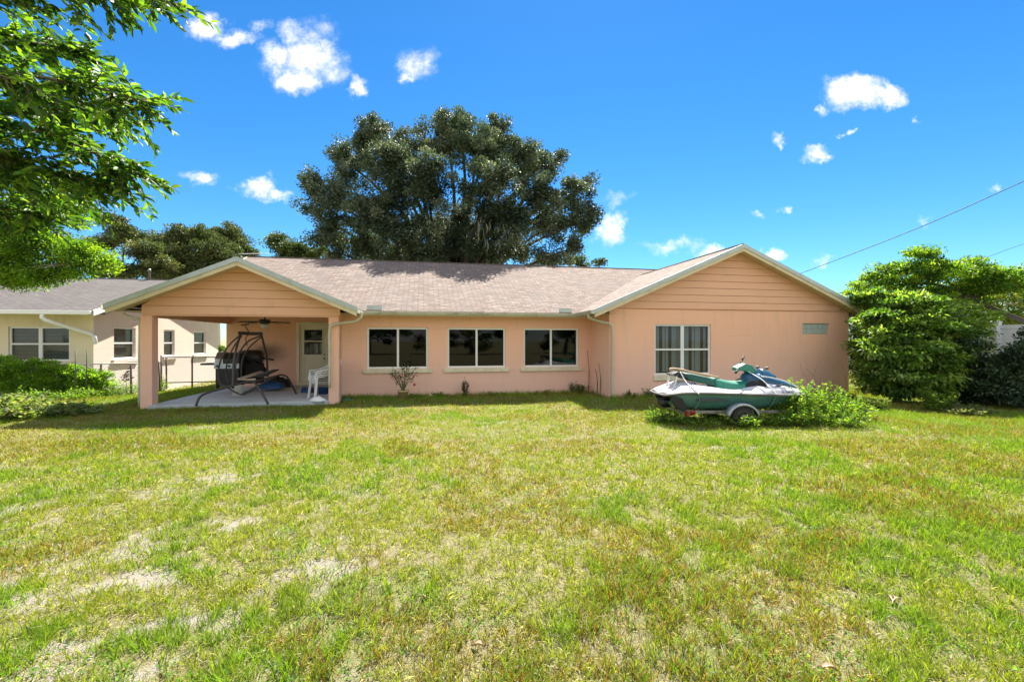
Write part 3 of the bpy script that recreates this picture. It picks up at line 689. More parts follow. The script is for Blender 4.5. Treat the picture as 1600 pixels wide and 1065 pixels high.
# ---------------------------------------------------------------- swing frame
sw = thing('swing_frame', 'dark bronze steel frame of a garden swing without its seats standing on the patio', 'garden swing', at(385, 620, 11.6))
def tb(name, P, r, par, mat='bronze', n=5, seg=8, flat=1):
    r = r*.85; q = MB(); q.tube(bez([at(*a) for a in P], n), r, seg, flat=flat); return q.build(name, M[mat], par)
tb('base_rail', [(306, 634, 10.6), (316, 617, 10.7), (350, 606, 10.9), (388, 596, 11.0), (398, 598, 11.0), (407, 610, 10.9), (419, 631, 10.8)], .032, sw)
tb('base_rail', [(375, 617, 12.7), (395, 607, 12.7), (430, 588, 12.7), (443, 586, 12.7), (451, 592, 12.8), (463, 615, 13.0)], .030, sw)
tb('upright', [(364, 607, 10.9), (365, 570, 11.0), (369, 545, 11.2), (377, 519, 11.7)], .034, sw)
tb('upright', [(418, 588, 12.7), (417, 560, 12.6), (414, 545, 12.4), (408, 521, 12.2)], .032, sw)
tb('top_bar', [(373, 520, 11.7), (392, 521, 12.0), (410, 521, 12.2)], .05, sw)
tb('hanger_arm', [(378, 521, 11.7), (357, 540, 11.5), (346, 560, 11.4), (341, 580, 11.4), (343, 598, 11.4), (352, 603, 11.4), (376, 616, 11.4), (392, 611, 11.4), (405, 603, 11.4)], .024, sw)
tb('hanger_arm', [(378, 524, 11.8), (365, 542, 11.8), (357, 560, 11.9), (353, 580, 12), (357, 600, 12.0)], .022, sw)
tb('hanger_arm', [(409, 524, 12.2), (388, 533, 12), (374, 551, 11.9), (368, 572, 11.8), (366, 600, 11.8)], .024, sw)
tb('hanger_arm', [(409, 526, 12.3), (392, 540, 12.3), (381, 556, 12.3), (377, 575, 12.3), (378, 596, 12.3)], .022, sw)
tb('canopy_bracket', [(386, 540, 11.9), (384, 528, 11.9), (389, 520, 11.9), (383, 509, 11.8)], .014, sw)
tb('canopy_bracket', [(377, 508, 11.8), (389, 506, 11.8)], .02, sw)
tb('crossbar', [(395, 597, 11.0), (420, 590, 11.8), (437, 586, 12.7)], .028, sw)
b = MB()
for (p0, p1, p2, p3) in (((370, 592, 11.0), (407, 580, 12.3), (412, 582, 12.3), (378, 594, 11.0)), ((378, 594, 10.9), (398, 592, 10.9), (399, 594, 10.9), (371, 594, 10.9))):
    b.prism([at(*p0), at(*p1), at(*p2), at(*p3)], (0, .02, .02))
b.build('slat', M['wood'], sw)
b = MB(); b.prism([at(398, 588, 11.8), at(425, 579, 12), at(436, 578, 12.4), at(410, 590, 12.3)], (0, 0, .03)); b.build('side_table', M['bronze'], sw)
# grill
gl = thing('gas_grill', 'black gas grill with silver lid and side shelf at the back of the carport', 'grill', at(358, 606, 13.2))
gm = Matrix.Translation(at(358, 606, 13.2)) @ Matrix.Rotation(TH, 4, 'Z')
b = MB(gm); b.box(-.26, .34, -.25, .25, .08, .68); b.build('cabinet', M['black'], gl, bevel=.01)
b = MB(gm); b.prism([(-.28, -.28, .70), (-.28, .26, .70), (-.28, .26, .95), (-.28, .1, 1.05), (-.28, -.1, 1.04), (-.28, -.27, .86)], (.22, 0, 0)); b.build('lid', M['steel'], gl, bevel=.02)
b = MB(gm); b.prism([(-.06, -.27, .70), (-.06, .26, .70), (-.06, .26, .94), (-.06, .1, 1.03), (-.06, -.1, 1.02), (-.06, -.26, .86)], (.42, 0, 0)); b.build('lid', M['black'], gl, bevel=.02)
b = MB(gm); b.box(-.28, .36, -.30, -.24, .58, .72); b.build('control_panel', M['bluewhite'], gl, bevel=.01)
for k in range(2):
    b = MB(gm); b.lathe([(.03, 0), (.028, -.04)], (-.18+k*.3, -.30, .65), 12, 'y'); b.build('knob', M['black'], gl)
b = MB(gm); b.box(-.66, -.29, -.22, .18, .68, .73); b.build('side_shelf', M['bronze'], gl, bevel=.008)
for s_ in (-.22, .3):
    b = MB(gm); b.lathe([(.07, -.02), (.075, 0), (.07, .02)], (s_, -.2, .08), 14, 'x'); b.build('wheel', M['rubber'], gl)
g2c = at(393, 603, 13.9); g2m = Matrix.Translation(g2c) @ Matrix.Rotation(TH, 4, 'Z')
gl2 = thing('barrel_smoker', 'black covered smoker beside the wall under the soot stain', 'smoker', g2c, TH)
b = MB(g2m); b.box(-.34, .3, -.22, .22, .1, .7); b.build('body', M['blackcloth'], gl2, bevel=.03)
b = MB(g2m); b.lathe([(.05, -.36), (.2, -.34), (.23, -.1), (.23, .2), (.19, .3), (.05, .33)], (0, 0, .88), 16, 'x'); b.build('barrel', M['black'], gl2)
b = MB(g2m); b.tube([(.3, -.05, .86), (.66, -.1, .80)], .03, 8); b.build('side_arm', M['bronze'], gl2)
b = MB(g2m); b.prism([(.0, -.24, .72), (.42, -.24, .3), (.5, -.24, .36), (.16, -.24, .78)], (0, .4, 0)); b.build('cover_flap', M['blackcloth'], gl2)
# blue tarp heap
tc_ = at(424, 606, 13.9)
def heap(name, label, cat, c, rx, ry, h, mat, n=14, seed=1):
    rnd = random.Random(seed); b = MB(); b.smooth = True; rows = []
    for i in range(n+1):
        ph = (i/n)*1.5708
        rows.append([Vector(c)+Vector((math.cos(6.283*j/24)*math.cos(ph)*rx*rnd.uniform(.82, 1.12), math.sin(6.283*j/24)*math.cos(ph)*ry*rnd.uniform(.85, 1.12), math.sin(ph)*h*rnd.uniform(.8, 1.1))) for j in range(24)])
    b.loft(rows, True, True); o = b.build(name, M[mat], None); return tag(o, label, cat)
heap('tarp', 'crumpled blue tarp on the patio below the soot marked wall', 'tarp', tc_, .42, .3, .2, 'bluetarp', 10)
heap('tarp', 'black folded tarp behind the blue one on the patio', 'tarp', at(432, 604, 14.9), .5, .25, .34, 'blackcloth', 8, 3)
bk = thing('bucket', 'cream plastic bucket under the swing frame', 'bucket', at(371, 617, 12.0))
b = MB(Matrix.Translation(at(371, 617, 12.0))); b.lathe([(.11, 0), (.135, .25), (.14, .255), (.13, .255), (.11, .02)], (0, 0, 0), 18); b.build('pail', M['bucket'], bk)
b = MB(Matrix.Translation(at(371, 617, 12.0))); b.tube(bez([(-.135, 0, .22), (-.1, -.12, .1), (.1, -.12, .1), (.135, 0, .22)], 5), .004, 4); b.build('handle', M['galv'], bk)
for nm, lab, q, mt in (('bucket', 'dark blue bucket lying on its side behind the white chairs', (482, 614, 13.3), 'bluep'), ('bucket', 'blue bucket standing behind the chair stack by the post', (505, 616, 13.0), 'bluep')):
    c0 = at(*q); k = thing(nm, lab, 'bucket', c0)
    if q[0] == 482:
        fm = Matrix.Translation(c0) @ Matrix.Rotation(R(-30), 4, 'Z'); b = MB(fm); b.lathe([(.10, .14), (.14, -.14), (.146, -.15), (.13, -.15), (.09, .1)], (0, 0, .05), 20, 'y')
    else:
        b = MB(Matrix.Translation(c0)); b.lathe([(.12, -.08), (.15, .2), (.155, .2), (.14, .2), (.11, -.06)], (0, 0, 0), 20)
    b.build('pail', M[mt], k)
heap('plastic_bag', 'crumpled white plastic bag on the slab at the foot of the chair stack', 'bag', Hs(-2.62, 12.2, .07), .20, .11, .13, 'bag', 6, 5)
heap('cloth_rag', 'small teal rag lying in the grass right of the post', 'rag', Hs(-2.0, 12.75, -.0), .13, .09, .07, 'seatg', 6, 8)

# ---------------------------------------------------------------- stacked chairs
def chair(z, label):
    c0 = Hs(-2.60, 12.75, .08); rz = TH+R(28)
    t = thing('plastic_armchair', label, 'chair', c0+Vector((0, 0, z)), rz, 'white plastic armchairs stacked by the carport post')
    fm = ROOT[t.name]                      # faces -x
    b = MB(fm); rows = []
    for i in range(9):
        x = -.25+.5*i/8; s = .03*math.sin(3.14*i/8)
        rows.append([(x, y, .44-s*(1-(y/.25)**2)+.02*abs(y)/.25-(.03 if i == 0 else 0)) for y in np.linspace(-.24, .24, 9)])
    b.loft(rows); o = b.build('seat', M['plastic'], t); so_ = o.modifiers.new('s', 'SOLIDIFY'); so_.thickness = .012
    b = MB(fm)                             # back: outer hoop + slats
    def bk_(y, h): return (.22+.16*(h-.44)/.42-.02*(1-(y/.27)**2), y, h)
    hoop = [bk_(-.25, .46), bk_(-.27, .62), bk_(-.24, .78), bk_(-.13, .87), bk_(0, .895), bk_(.13, .87), bk_(.24, .78), bk_(.27, .62), bk_(.25, .46)]
    b.tube(bez(hoop, 4), .022, 6, flat=.6); b.build('back_rim', M['plastic'], t)
    for k in range(5):
        y = -.16+k*.08; b = MB(fm); top = .86-.25*(y*y)/.06*.3
        b.loft([[bk_(y-.022, h), bk_(y+.022, h)] for h in np.linspace(.46, top, 7)]); o = b.build('slat', M['plastic'], t); q = o.modifiers.new('s', 'SOLIDIFY'); q.thickness = .008
    b = MB(fm); b.loft([[bk_(y, .52), bk_(y, .58)] for y in np.linspace(-.24, .24, 7)]); o = b.build('back_band', M['plastic'], t); q = o.modifiers.new('s', 'SOLIDIFY'); q.thickness = .009
    for sg in (-1, 1):
        b = MB(fm); pa = bez([(-.27, sg*.27, .44), (-.29, sg*.275, .53), (-.26, sg*.285, .575), (-.05, sg*.29, .60), (.15, sg*.28, .68), (.27, sg*.25, .80)], 5)
        b.tube(pa, .028, 6, flat=.55); b.build('armrest', M['plastic'], t)
        for fx, tx in ((-.30, -.25), (.30, .24)):
            b = MB(fm); b.prism([(fx-.025, sg*.28-.02, -.0), (fx+.025, sg*.28-.02, 0), (fx+.025, sg*.28+.02, 0), (fx-.025, sg*.28+.02, 0)], (tx-fx, -sg*.03, .45)); b.build('leg', M['plastic'], t, bevel=.006)
    return t
for k, lab in enumerate(('bottom white plastic armchair of the stack by the carport post', 'second chair from the bottom in the white plastic chair stack',
                         'third chair from the bottom in the white plastic chair stack', 'top white plastic armchair of the stack by the carport post')):
    if k == 0: ch0 = chair(0, lab)
    else:
        r_ = ch0.copy(); COL.objects.link(r_); r_.location = Vector(ch0.location)+Vector((.012*k, -.006*k, .052*k)); r_['label'] = lab
        for c_ in list(ch0.children):
            d_ = c_.copy(); COL.objects.link(d_); d_.parent = r_
# ---------------------------------------------------------------- jet ski
SX, SY = 2.92, 9.15
js = thing('jet_ski', 'teal and white personal watercraft with a green seat strapped on its trailer', 'jet ski', (SX, SY, .0), R(1.5))
JM = ROOT[js.name]
def hullsec(x, w, g, cw, cz, kz): return [(x, -w, g), (x, -w*.99, g-.05), (x, -(w+cw)/2-.01, (g+cz)/2), (x, -cw, cz), (x, -cw*.55, (cz+kz)/2+.01), (x, 0, kz), (x, cw*.55, (cz+kz)/2+.01), (x, cw, cz), (x, (w+cw)/2+.01, (g+cz)/2), (x, w*.99, g-.05), (x, w, g)]
HS = [(.10, .47, .575, .40, .42, .40), (.22, .51, .59, .42, .34, .30), (.32, .525, .60, .43, .30, .22), (.5, .55, .605, .46, .29, .21), (.9, .57, .60, .49, .29, .20), (1.4, .58, .585, .49, .29, .20), (1.9, .57, .57, .46, .30, .21), (2.3, .53, .555, .38, .33, .23), (2.65, .42, .54, .26, .38, .29), (2.9, .27, .53, .14, .44, .39), (3.05, .09, .525, .04, .49, .47)]
b = MB(JM); b.loft([hullsec(*h) for h in HS], False, False); hull = b.build('hull', M['hull'], js, sub=2)
b = MB(JM); st_ = [(0.0, .40, .545), (.12, .50, .57), (.30, .535, .60), (.5, .565, .607), (.9, .585, .602), (1.4, .595, .587), (1.9, .585, .572), (2.3, .545, .557), (2.65, .435, .542), (2.9, .285, .532), (3.06, .10, .527)]
for sg in (-1, 1):
    b.tube(bez([(x, sg*w_, z) for x, w_, z in st_], 3), .022, 8)
b.tube(bez([(0, -.40, .545), (-.05, 0, .55), (0, .40, .545)], 5), .022, 8)
b.build('bumper_rail', M['gunrail'], js)
# deck
def decksec(x, w, g, tw, tz, sh): return [(x, -w, g), (x, -w*.97, g+.03), (x, -(w*.68+tw*.32), g+.04+sh*.5), (x, -tw, g+.06+(tz-g)*.5), (x, -tw*.8, tz-.02), (x, 0, tz), (x, tw*.8, tz-.02), (x, tw, g+.06+(tz-g)*.5), (x, (w*.68+tw*.32), g+.04+sh*.5), (x, w*.97, g+.03), (x, w, g)]
DS = [(0, .39, .55, .3, .57, 0), (.14, .49, .575, .34, .60, 0), (.28, .53, .60, .28, .70, .08), (.36, .54, .602, .27, .80, .10), (.6, .56, .607, .25, .79, .10), (.9, .58, .602, .22, .72, .05), (1.3, .59, .59, .18, .64, -.04), (1.6, .59, .58, .17, .66, -.04), (1.8, .585, .575, .27, .82, .12), (2.05, .57, .567, .33, .84, .2), (2.35, .53, .555, .30, .78, .2), (2.6, .45, .545, .24, .70, .14), (2.85, .30, .535, .15, .62, .07), (3.05, .10, .528, .05, .54, .01)]
b = MB(JM); b.loft([decksec(*d) for d in DS], False, True); deck = b.build('deck', M['deck'], js, sub=2)
# hood with blue flank and light stripe
def hoodsec(x, w, z0, z1): return [(x, -w, z0), (x, -w*.93, (z0+z1)/2+.01), (x, -w*.6, z1-.01), (x, 0, z1), (x, w*.6, z1-.01), (x, w*.93, (z0+z1)/2+.01), (x, w, z0)]
HD = [(1.72, .14, .72, .93), (1.82, .22, .74, .97), (1.98, .30, .76, .955), (2.15, .34, .75, .92), (2.35, .325, .715, .86), (2.55, .28, .67, .785), (2.75, .20, .615, .70), (2.92, .12, .56, .625), (3.02, .05, .54, .565)]
b = MB(JM); b.loft([hoodsec(*d) for d in HD], False, True); b.build('hood', M['navy'], js, sub=2)
for sg in (-1, 1):
    b = MB(JM); b.tube(bez([(1.95, sg*.30, .905), (2.15, sg*.325, .875), (2.4, sg*.30, .815), (2.65, sg*.235, .72), (2.86, sg*.15, .625)], 5), .013, 6); b.build('hood_stripe', M['deck'], js)
b = MB(JM); b.loft([[(2.02, -.24, .90), (2.05, -.15, 1.03), (2.06, 0, 1.06), (2.05, .15, 1.03), (2.02, .24, .90)], [(2.12, -.24, .90), (2.13, -.15, 1.03), (2.14, 0, 1.055), (2.13, .15, 1.03), (2.12, .24, .90)], [(2.40, -.2, .84), (2.43, -.1, .87), (2.44, 0, .88), (2.43, .1, .87), (2.40, .2, .84)]], False, True)
b.build('windshield', M['navy'], js, sub=1)
# seat
def seatsec(x, w, z0, z1, d=0): return [(x, -w*1.05, z0), (x, -w*1.06, z0+(z1-z0)*.5), (x, -w*.85, z1-.015), (x, 0, z1), (x, w*.85, z1-.015), (x, w*1.06, z0+(z1-z0)*.5), (x, w*1.05, z0)]
JS = JM @ Matrix.Diagonal((1.07, 1, 1, 1))
JH = JM @ Matrix.Translation((.15, 0, 0))
SS = [(.46, .10, .90, .975), (.56, .15, .80, .965), (.75, .18, .76, .915), (.95, .22, .72, .865), (1.05, .23, .69, .835)]
b = MB(JS); b.loft([seatsec(*d) for d in SS], False, True); b.build('passenger_seat', M['seatd'], js, sub=2)
SS = [(.98, .20, .70, .88), (1.1, .24, .65, .86), (1.3, .27, .605, .80), (1.5, .27, .60, .79), (1.65, .24, .64, .80), (1.78, .17, .70, .82), (1.86, .12, .74, .80)]
b = MB(JS); b.loft([seatsec(*d) for d in SS], False, True); b.build('seat', M['seatg'], js, sub=2)
b = MB(JM)
for sg in (-1, 1): b.loft([[(1.5, sg*.22, .64), (1.6, sg*.40, .622)], [(1.75, sg*.25, .80), (1.85, sg*.42, .652)], [(1.95, sg*.345, .84), (2.0, sg*.46, .70)]])
b.build('footwell', M['rubber'], js)
# stern: grab handle, jet pump, handlebar
b = MB(JM); b.loft([[(.28, -.2, .905), (.25, -.2, .93), (.40, -.17, .985), (.55, -.15, .93), (.50, -.17, .83)], [(.27, .2, .905), (.24, .2, .93), (.40, .17, .985), (.55, .15, .93), (.50, .17, .83)]], True, True); b.build('grab_spoiler', M['black'], js, bevel=.01)
b = MB(JM); b.tube(bez([(.24, -.2, .64), (.30, -.2, .78), (.32, -.19, .90)], 4), .016, 6); b.tube(bez([(.24, .2, .64), (.30, .2, .78), (.32, .19, .90)], 4), .016, 6); b.build('grab_rail', M['strap'], js)
b = MB(JM); b.prism([(.13, -.44, .55), (.09, -.44, .5), (.20, -.44, .33), (.34, -.44, .24), (.40, -.44, .30), (.30, -.44, .50)], (0, -.075, 0)); b.build('transom_recess', M['rubber'], js)
b = MB(JM); b.prism([(.13, .515, .55), (.09, .515, .5), (.20, .515, .33), (.34, .515, .24), (.40, .515, .30), (.30, .515, .50)], (0, -.075, 0)); b.build('transom_recess', M['rubber'], js)
b = MB(JM); b.lathe([(.09, .0), (.11, .12), (.09, .3)], (.04, 0, .36), 16, 'x'); b.build('jet_nozzle', M['black'], js)
b = MB(JH); b.loft([[(1.42, y, z) for y, z in ((-.10, .99), (-.10, 1.05), (.10, 1.07), (.10, 1.0))], [(1.6, y, z) for y, z in ((-.12, 1.0), (-.10, 1.14), (.10, 1.15), (.12, 1.01))], [(1.75, y, z) for y, z in ((-.11, .90), (-.09, 1.10), (.09, 1.10), (.11, .9))], [(1.84, y, z) for y, z in ((-.08, .86), (-.07, .98), (.07, .98), (.08, .86))]], True, True)
hb = b.build('handlebar_cover', M['seatg'], js, sub=1, bevel=.01)
b = MB(JH); b.tube([(1.50, -.04, 1.07), (1.30, -.30, .99)], .013, 6); b.tube([(1.56, .04, 1.12), (1.76, .28, 1.26)], .013, 6); b.build('handlebar', M['black'], js)
b = MB(JH); b.tube([(1.38, -.2, 1.02), (1.27, -.34, .975)], .022, 8); b.build('grip', M['rubber'], js)
b = MB(JH); b.tube([(1.66, .16, 1.19), (1.78, .30, 1.275)], .022, 8); b.build('grip', M['rubber'], js)
for sg in (-1, 1):
    b = MB(JM); b.lathe([(.01, -.04), (.03, -.02), (.034, .02), (.01, .04)], (2.14, sg*.16, 1.05), 12, 'x'); b.build('mirror', M['gunrail'], js)
# hull graphic and lettering
b = MB(JM); b.prism([(.55, -.562, .47), (.65, -.562, .51), (.95, -.575, .515), (1.18, -.575, .475), (1.05, -.568, .45), (.7, -.560, .445)], (0, .03, 0)); b.build('hull_graphic', M['hulld'], js)
def text(name, s, size, mat, loc, rot, par, shear=.3, ext=.002):
    cu = bpy.data.curves.new(name, 'FONT'); cu.body = s; cu.size = size; cu.extrude = ext; cu.shear = shear; cu.offset = size*.02
    cu.materials.append(mat); o0 = bpy.data.objects.new(name+'_curve', cu); COL.objects.link(o0); bpy.context.view_layer.update()
    mm = bpy.data.meshes.new_from_object(o0.evaluated_get(bpy.context.evaluated_depsgraph_get())); bpy.data.objects.remove(o0)
    o = bpy.data.objects.new(name, mm); COL.objects.link(o); o.parent = par; o.location = loc; o.rotation_euler = rot
    return o
text('lettering', 'GTX', .10, M['letter'], (.44, -.355, .735), (R(60), 0, R(0)), js)
text('registration_number', 'FL 7168 EZ', .06, M['letter'], (2.2, -.560, .60), (R(80), 0, R(14)), js, 0)
b = MB(JM); b.prism([(2.0, -.43, .70), (2.3, -.42, .755), (2.36, -.41, .74), (2.05, -.45, .67)], (0, .02, 0)); b.build('side_graphic', M['hulld'], js)
# straps
for P_ in ([(.40, -.17, .985), (.46, -.3, .80), (.56, -.55, .64), (.58, -.61, .60)], [(1.78, -.06, 1.0), (1.9, -.37, .86), (2.02, -.52, .68), (2.08, -.60, .585)]):
    b = MB(JM); b.tube(bez(P_, 5), .017, 6, flat=.3); b.build('strap', M['strap'], js)
for P_ in ([(.58, -.61, .60), (.60, -.585, .46), (.55, -.5, .30)], [(2.08, -.60, .58), (2.04, -.53, .42), (2.0, -.45, .28)]):
    b = MB(JM); b.tube(bez(P_, 5), .015, 6, flat=.3); b.build('strap', M['strapd'], js)
b = MB(JM); b.tube(bez([(.22, -.1, 1.02), (.30, -.1, 1.035), (.5, -.1, 1.005), (.8, -.11, .945), (1.1, -.12, .885), (1.2, -.12, .865)], 4), [.034]*3+[.03]*6+[.02]*12, 7)
tag(b.build('driftwood_stick', M['drift'], None), 'long bleached wooden stick lying along the jet ski seat', 'stick')
# litter on the seat
# trailer
tr = thing('boat_trailer', 'galvanised single axle boat trailer under the jet ski half sunk in weeds', 'trailer', (SX+.1, SY, 0), R(1.5))
TM = JM @ Matrix.Translation((-.1, 0, 0))
for sg in (-1, 1):
    b = MB(TM); b.box(.42, 2.6, sg*.42-.025, sg*.42+.025, .20, .26); b.build('side_rail', M['galv'], tr, bevel=.004)
    b = MB(TM); b.box(.5, 2.1, sg*.25-.04, sg*.25+.04, .255, .285); b.build('bunk', M['wood'], tr)
    b = MB(TM); yo = sg*.66
    o1 = [(1.47+.30*math.cos(a), yo-sg*.0-.09, .16+.27*math.sin(a)) for a in np.linspace(3.0, .14, 16)]
    o2 = [(q[0], yo+.09, q[2]) for q in o1]; o0 = [(1.47+.27*math.cos(a), yo-.095, .16+.23*math.sin(a)) for a in np.linspace(3.0, .14, 16)]
    b.loft([[p0, p1, p2] for p0, p1, p2 in zip(o0, o1, o2)]); o = b.build('fender', M['fender'], tr); q = o.modifiers.new('s', 'SOLIDIFY'); q.thickness = .01
    wf_ = MB(TM); wf_.lathe([(.12, -.07), (.19, -.075), (.215, -.05), (.22, 0), (.215, .05), (.19, .075), (.12, .07)], (1.47, yo, .17), 28, 'y'); tw_ = wf_.build('wheel', M['rubber'], tr)
    b = MB(TM); b.lathe([(.03, -.085), (.04, -.082), (.06, -.06), (.115, -.055), (.125, -.076), (.125, .07), (.03, .06)], (1.47, yo, .17), 24, 'y'); b.build('rim', M['galv'], tw_)
    b = MB(TM); b.box(.42, .47, sg*.62-.07, sg*.62+.07, .19, .27); b.lathe([(.045, 0), (.05, -.04)], (.57, sg*.5-.06, .245), 12, 'y'); b.build('tail_light', M['red'], tr)
b = MB(TM); b.box(1.44, 1.5, -.62, .62, .14, .19); b.build('axle', M['darkpost'], tr)
for x_ in (.43, 2.55):
    b = MB(TM); b.box(x_, x_+.05, -.45, .45, .19, .25); b.build('crossmember', M['galv'], tr)
b = MB(TM); b.tube([(2.5, -.4, .22), (3.5, 0, .20), (3.9, 0, .2)], .03, 6); b.tube([(2.5, .4, .22), (3.5, 0, .2)], .03, 6); b.build('tongue', M['galv'], tr)

# ---------------------------------------------------------------- neighbour house
UN = -10.0; NV = 16.25; NRV = 20.9; NEZ = 2.5; NP = .30
nb = thing('neighbour_house', 'pale yellow and pink neighbouring house with a grey shingle roof behind the vine hedge', 'house', Hs(UN-3, NV, -.3), TH)
def pu(px, v): t = (px-800)/F; Y = v/(CT-ST*t); return CT*t*Y+ST*Y
fh = [(pu(13, NV), pu(109, NV), .98, 2.02)]
b = MB(HM); wall(b, UN-9, UN, -.6, 2.45, NV, fh); b.build('wall', M['stucco_y'], nb)
# side wall facing +u : local frame rotated so that its 'u' runs along v
SM = HM @ Matrix(((0, -1, 0, UN), (1, 0, 0, 0), (0, 0, 1, 0), (0, 0, 0, 1)))      # (a,b,z)->(UN-b, a, z)
def pv(px): t = (px-800)/F; Y = UN/(CT*t+ST); X = t*Y; return -ST*X+CT*Y
sh = [(pv(178), pv(212), .98, 2.05), (pv(256), pv(273), .98, 2.03), (pv(303), pv(322), .98, 2.02)]
b = MB(SM); v_end = pv(341)
wall(b, NV, v_end, -.7, 2.42, 0, sh); b.poly([(NV, 0, 2.42), (v_end, 0, 2.42), (min(v_end, 2*NRV-NV), 0, 2.5), (NRV, 0, NEZ+NP*(NRV-NV)-.05)])
b.poly([(v_end, 0, -.7), (v_end, 9, -.7), (v_end, 9, 2.5), (v_end, 0, 2.5)]); b.build('wall', M['stucco_n'], nb)
f1 = dhung(*fh[0], NV, nb, M['vinyl'], 2, 'blind', slats=1)
s = MB(HM); s.box(fh[0][0]-.1, fh[0][1]+.08, NV-.06, NV+.04, .86, .978); s.build('sill', M['stucco_y'], f1, bevel=.008)
for h in sh:
    f1 = dhung(*h, 0, nb, M['vinyl'], 1, 'blind', M4=SM, slats=1)
    s = MB(SM); s.box(h[0]-.12, h[1]+.12, -.07, .04, .86, .978); s.build('sill', M['stucco_n'], f1, bevel=.008)
b = MB(HM); nrz = NEZ+NP*(NRV-NV+.55)
roofpoly(b, [(UN-10, NV-.55, NEZ), (UN+.32, NV-.55, NEZ), (UN+.32, NRV, nrz), (UN-10, NRV, nrz)], (1, 0, 0), (0, 1, NP), (0, NV, NEZ))
roofpoly(b, [(UN-10, NRV, nrz), (UN+.32, NRV, nrz), (UN+.32, 2*NRV-NV+.55, NEZ), (UN-10, 2*NRV-NV+.55, NEZ)], (1, 0, 0), (0, -1, NP), (0, NV, NEZ))
nroof = b.build('roof', M['roofgrey'], nb)
b = MB(HM); b.tube([(UN-10, NRV, nrz+.0), (UN+.32, NRV, nrz+.0)], .05, 6, flat=.6); b.build('ridge_cap', M['roofgrey'], nroof)
b = MB(HM); b.prism([(UN+.32, NV-.55, NEZ-.16), (UN+.32, NRV, nrz-.16), (UN+.32, NRV, nrz+.01), (UN+.32, NV-.55, NEZ+.01)], (.03, 0, 0)); b.prism([(UN+.32, 2*NRV-NV+.55, NEZ-.16), (UN+.32, NRV, nrz-.16), (UN+.32, NRV, nrz+.01), (UN+.32, 2*NRV-NV+.55, NEZ+.01)], (.03, 0, 0)); b.build('fascia', M['vinyl'], nb)
b = MB(HM); b.poly([(UN-10, NV-.55, NEZ-.1), (UN+.3, NV-.55, NEZ-.1), (UN+.3, NV+.02, NEZ-.1), (UN-10, NV+.02, NEZ-.1)]); b.poly([(UN+.3, NV, NEZ-.1), (UN+.3, NRV, nrz-.1), (UN-.02, NRV, nrz-.1), (UN-.02, NV, NEZ-.1)]); b.build('soffit', M['vinyl'], nb)
b = MB(HM); b.box(UN-10, UN+.3, NV-.66, NV-.55, NEZ-.13, NEZ-.01); b.build('gutter', M['vinyl'], nb, bevel=.01)
b = MB(HM); b.tube(bez([(UN-.9, NV-.6, NEZ-.12), (UN-.85, NV-.58, NEZ-.3), (UN-.25, NV-.2, NEZ-.6), (UN+.03, NV-.06, NEZ-.75), (UN+.06, NV-.03, NEZ-1.0)], 5), .06, 8); b.build('downspout', M['vinyl'], nb)
b = MB(HM); b.lathe([(.05, 0), (.05, .35), (.08, .36), (.03, .45)], (UN-.9, NRV, nrz), 8); b.build('vent_pipe', M['galv'], nb)

# ---------------------------------------------------------------- chain link fence, gate
def gp(px, Y): x = (px-800)/F*Y; return Vector((x, Y, float(gz(x, Y))))
A_, B_ = gp(-60, 12.2), gp(250, 14.4)
fn = thing('chain_link_fence', 'low rusty chain link fence overgrown with vines left of the carport', 'fence', B_)
for k in range(7):
    q = A_.lerp(B_, k/6); q.z = float(gz(q.x, q.y)); b = MB(); b.tube([q-Vector((0, 0, .2)), q+Vector((random.uniform(-.04, .04), 0, 1.02))], .028, 7); b.build('post', M['darkpost'] if k > 3 else M['galv'], fn)
b = MB(); b.tube([A_+Vector((0, 0, 1.0)), A_.lerp(B_, .5)+Vector((0, 0, .93)), B_+Vector((0, 0, .98))], .018, 6); b.build('top_rail', M['galv'], fn)
def mesh_wire(a, c, z0, z1, par, name='wire_mesh', s=.11, mat='galv'):
    b = MB(); L = (c-a).length; H_ = z1-z0; d = (c-a)/L; n = int((L+H_)/s)
    for k in range(n):
        for sg in (1, -1):
            t0 = k*s-H_ if sg == 1 else k*s; z_a, z_b = z0, z1
            x0, x1 = (t0, t0+H_) if sg == 1 else (t0, t0-H_)
            # clip in x
            def zz(x): return z0+(x-x0)*sg
            lo, hi = max(min(x0, x1), 0), min(max(x0, x1), L)
            if hi-lo < .02: continue
            b.tube([a+d*lo+Vector((0, 0, zz(lo)-a.z*0)), a+d*hi+Vector((0, 0, zz(hi)))], .0028, 3, False)
    return b.build(name, M[mat], par)
a0 = A_.copy(); b0 = B_.copy(); a0.z = b0.z = 0; mesh_wire(a0, b0, float(B_.z)+.05, .93, fn)
G0, G1 = gp(252, 17.3), gp(346, 18.2)
gt = thing('chain_link_gate', 'rusty chain link gate between the two houses beyond the carport', 'gate', G0)
for q, h_ in ((G0, 1.12), (G0.lerp(G1, .08), 1.05), (G0.lerp(G1, .5), 1.05), (G1, 1.05)):
    b = MB(); b.tube([Vector((q.x, q.y, -.25)), Vector((q.x, q.y, h_-.08))], .03, 7); b.build('post', M['darkpost'], gt)
b = MB()
for h_ in (.97, .0): b.tube([Vector((G0.x, G0.y, h_)), Vector((G1.x, G1.y, h_-.03))], .022, 6)
b.build('rail', M['darkpost'], gt)
a0 = G0.copy(); b0 = G1.copy(); a0.z = b0.z = 0; mesh_wire(a0, b0, .02, .95, gt)
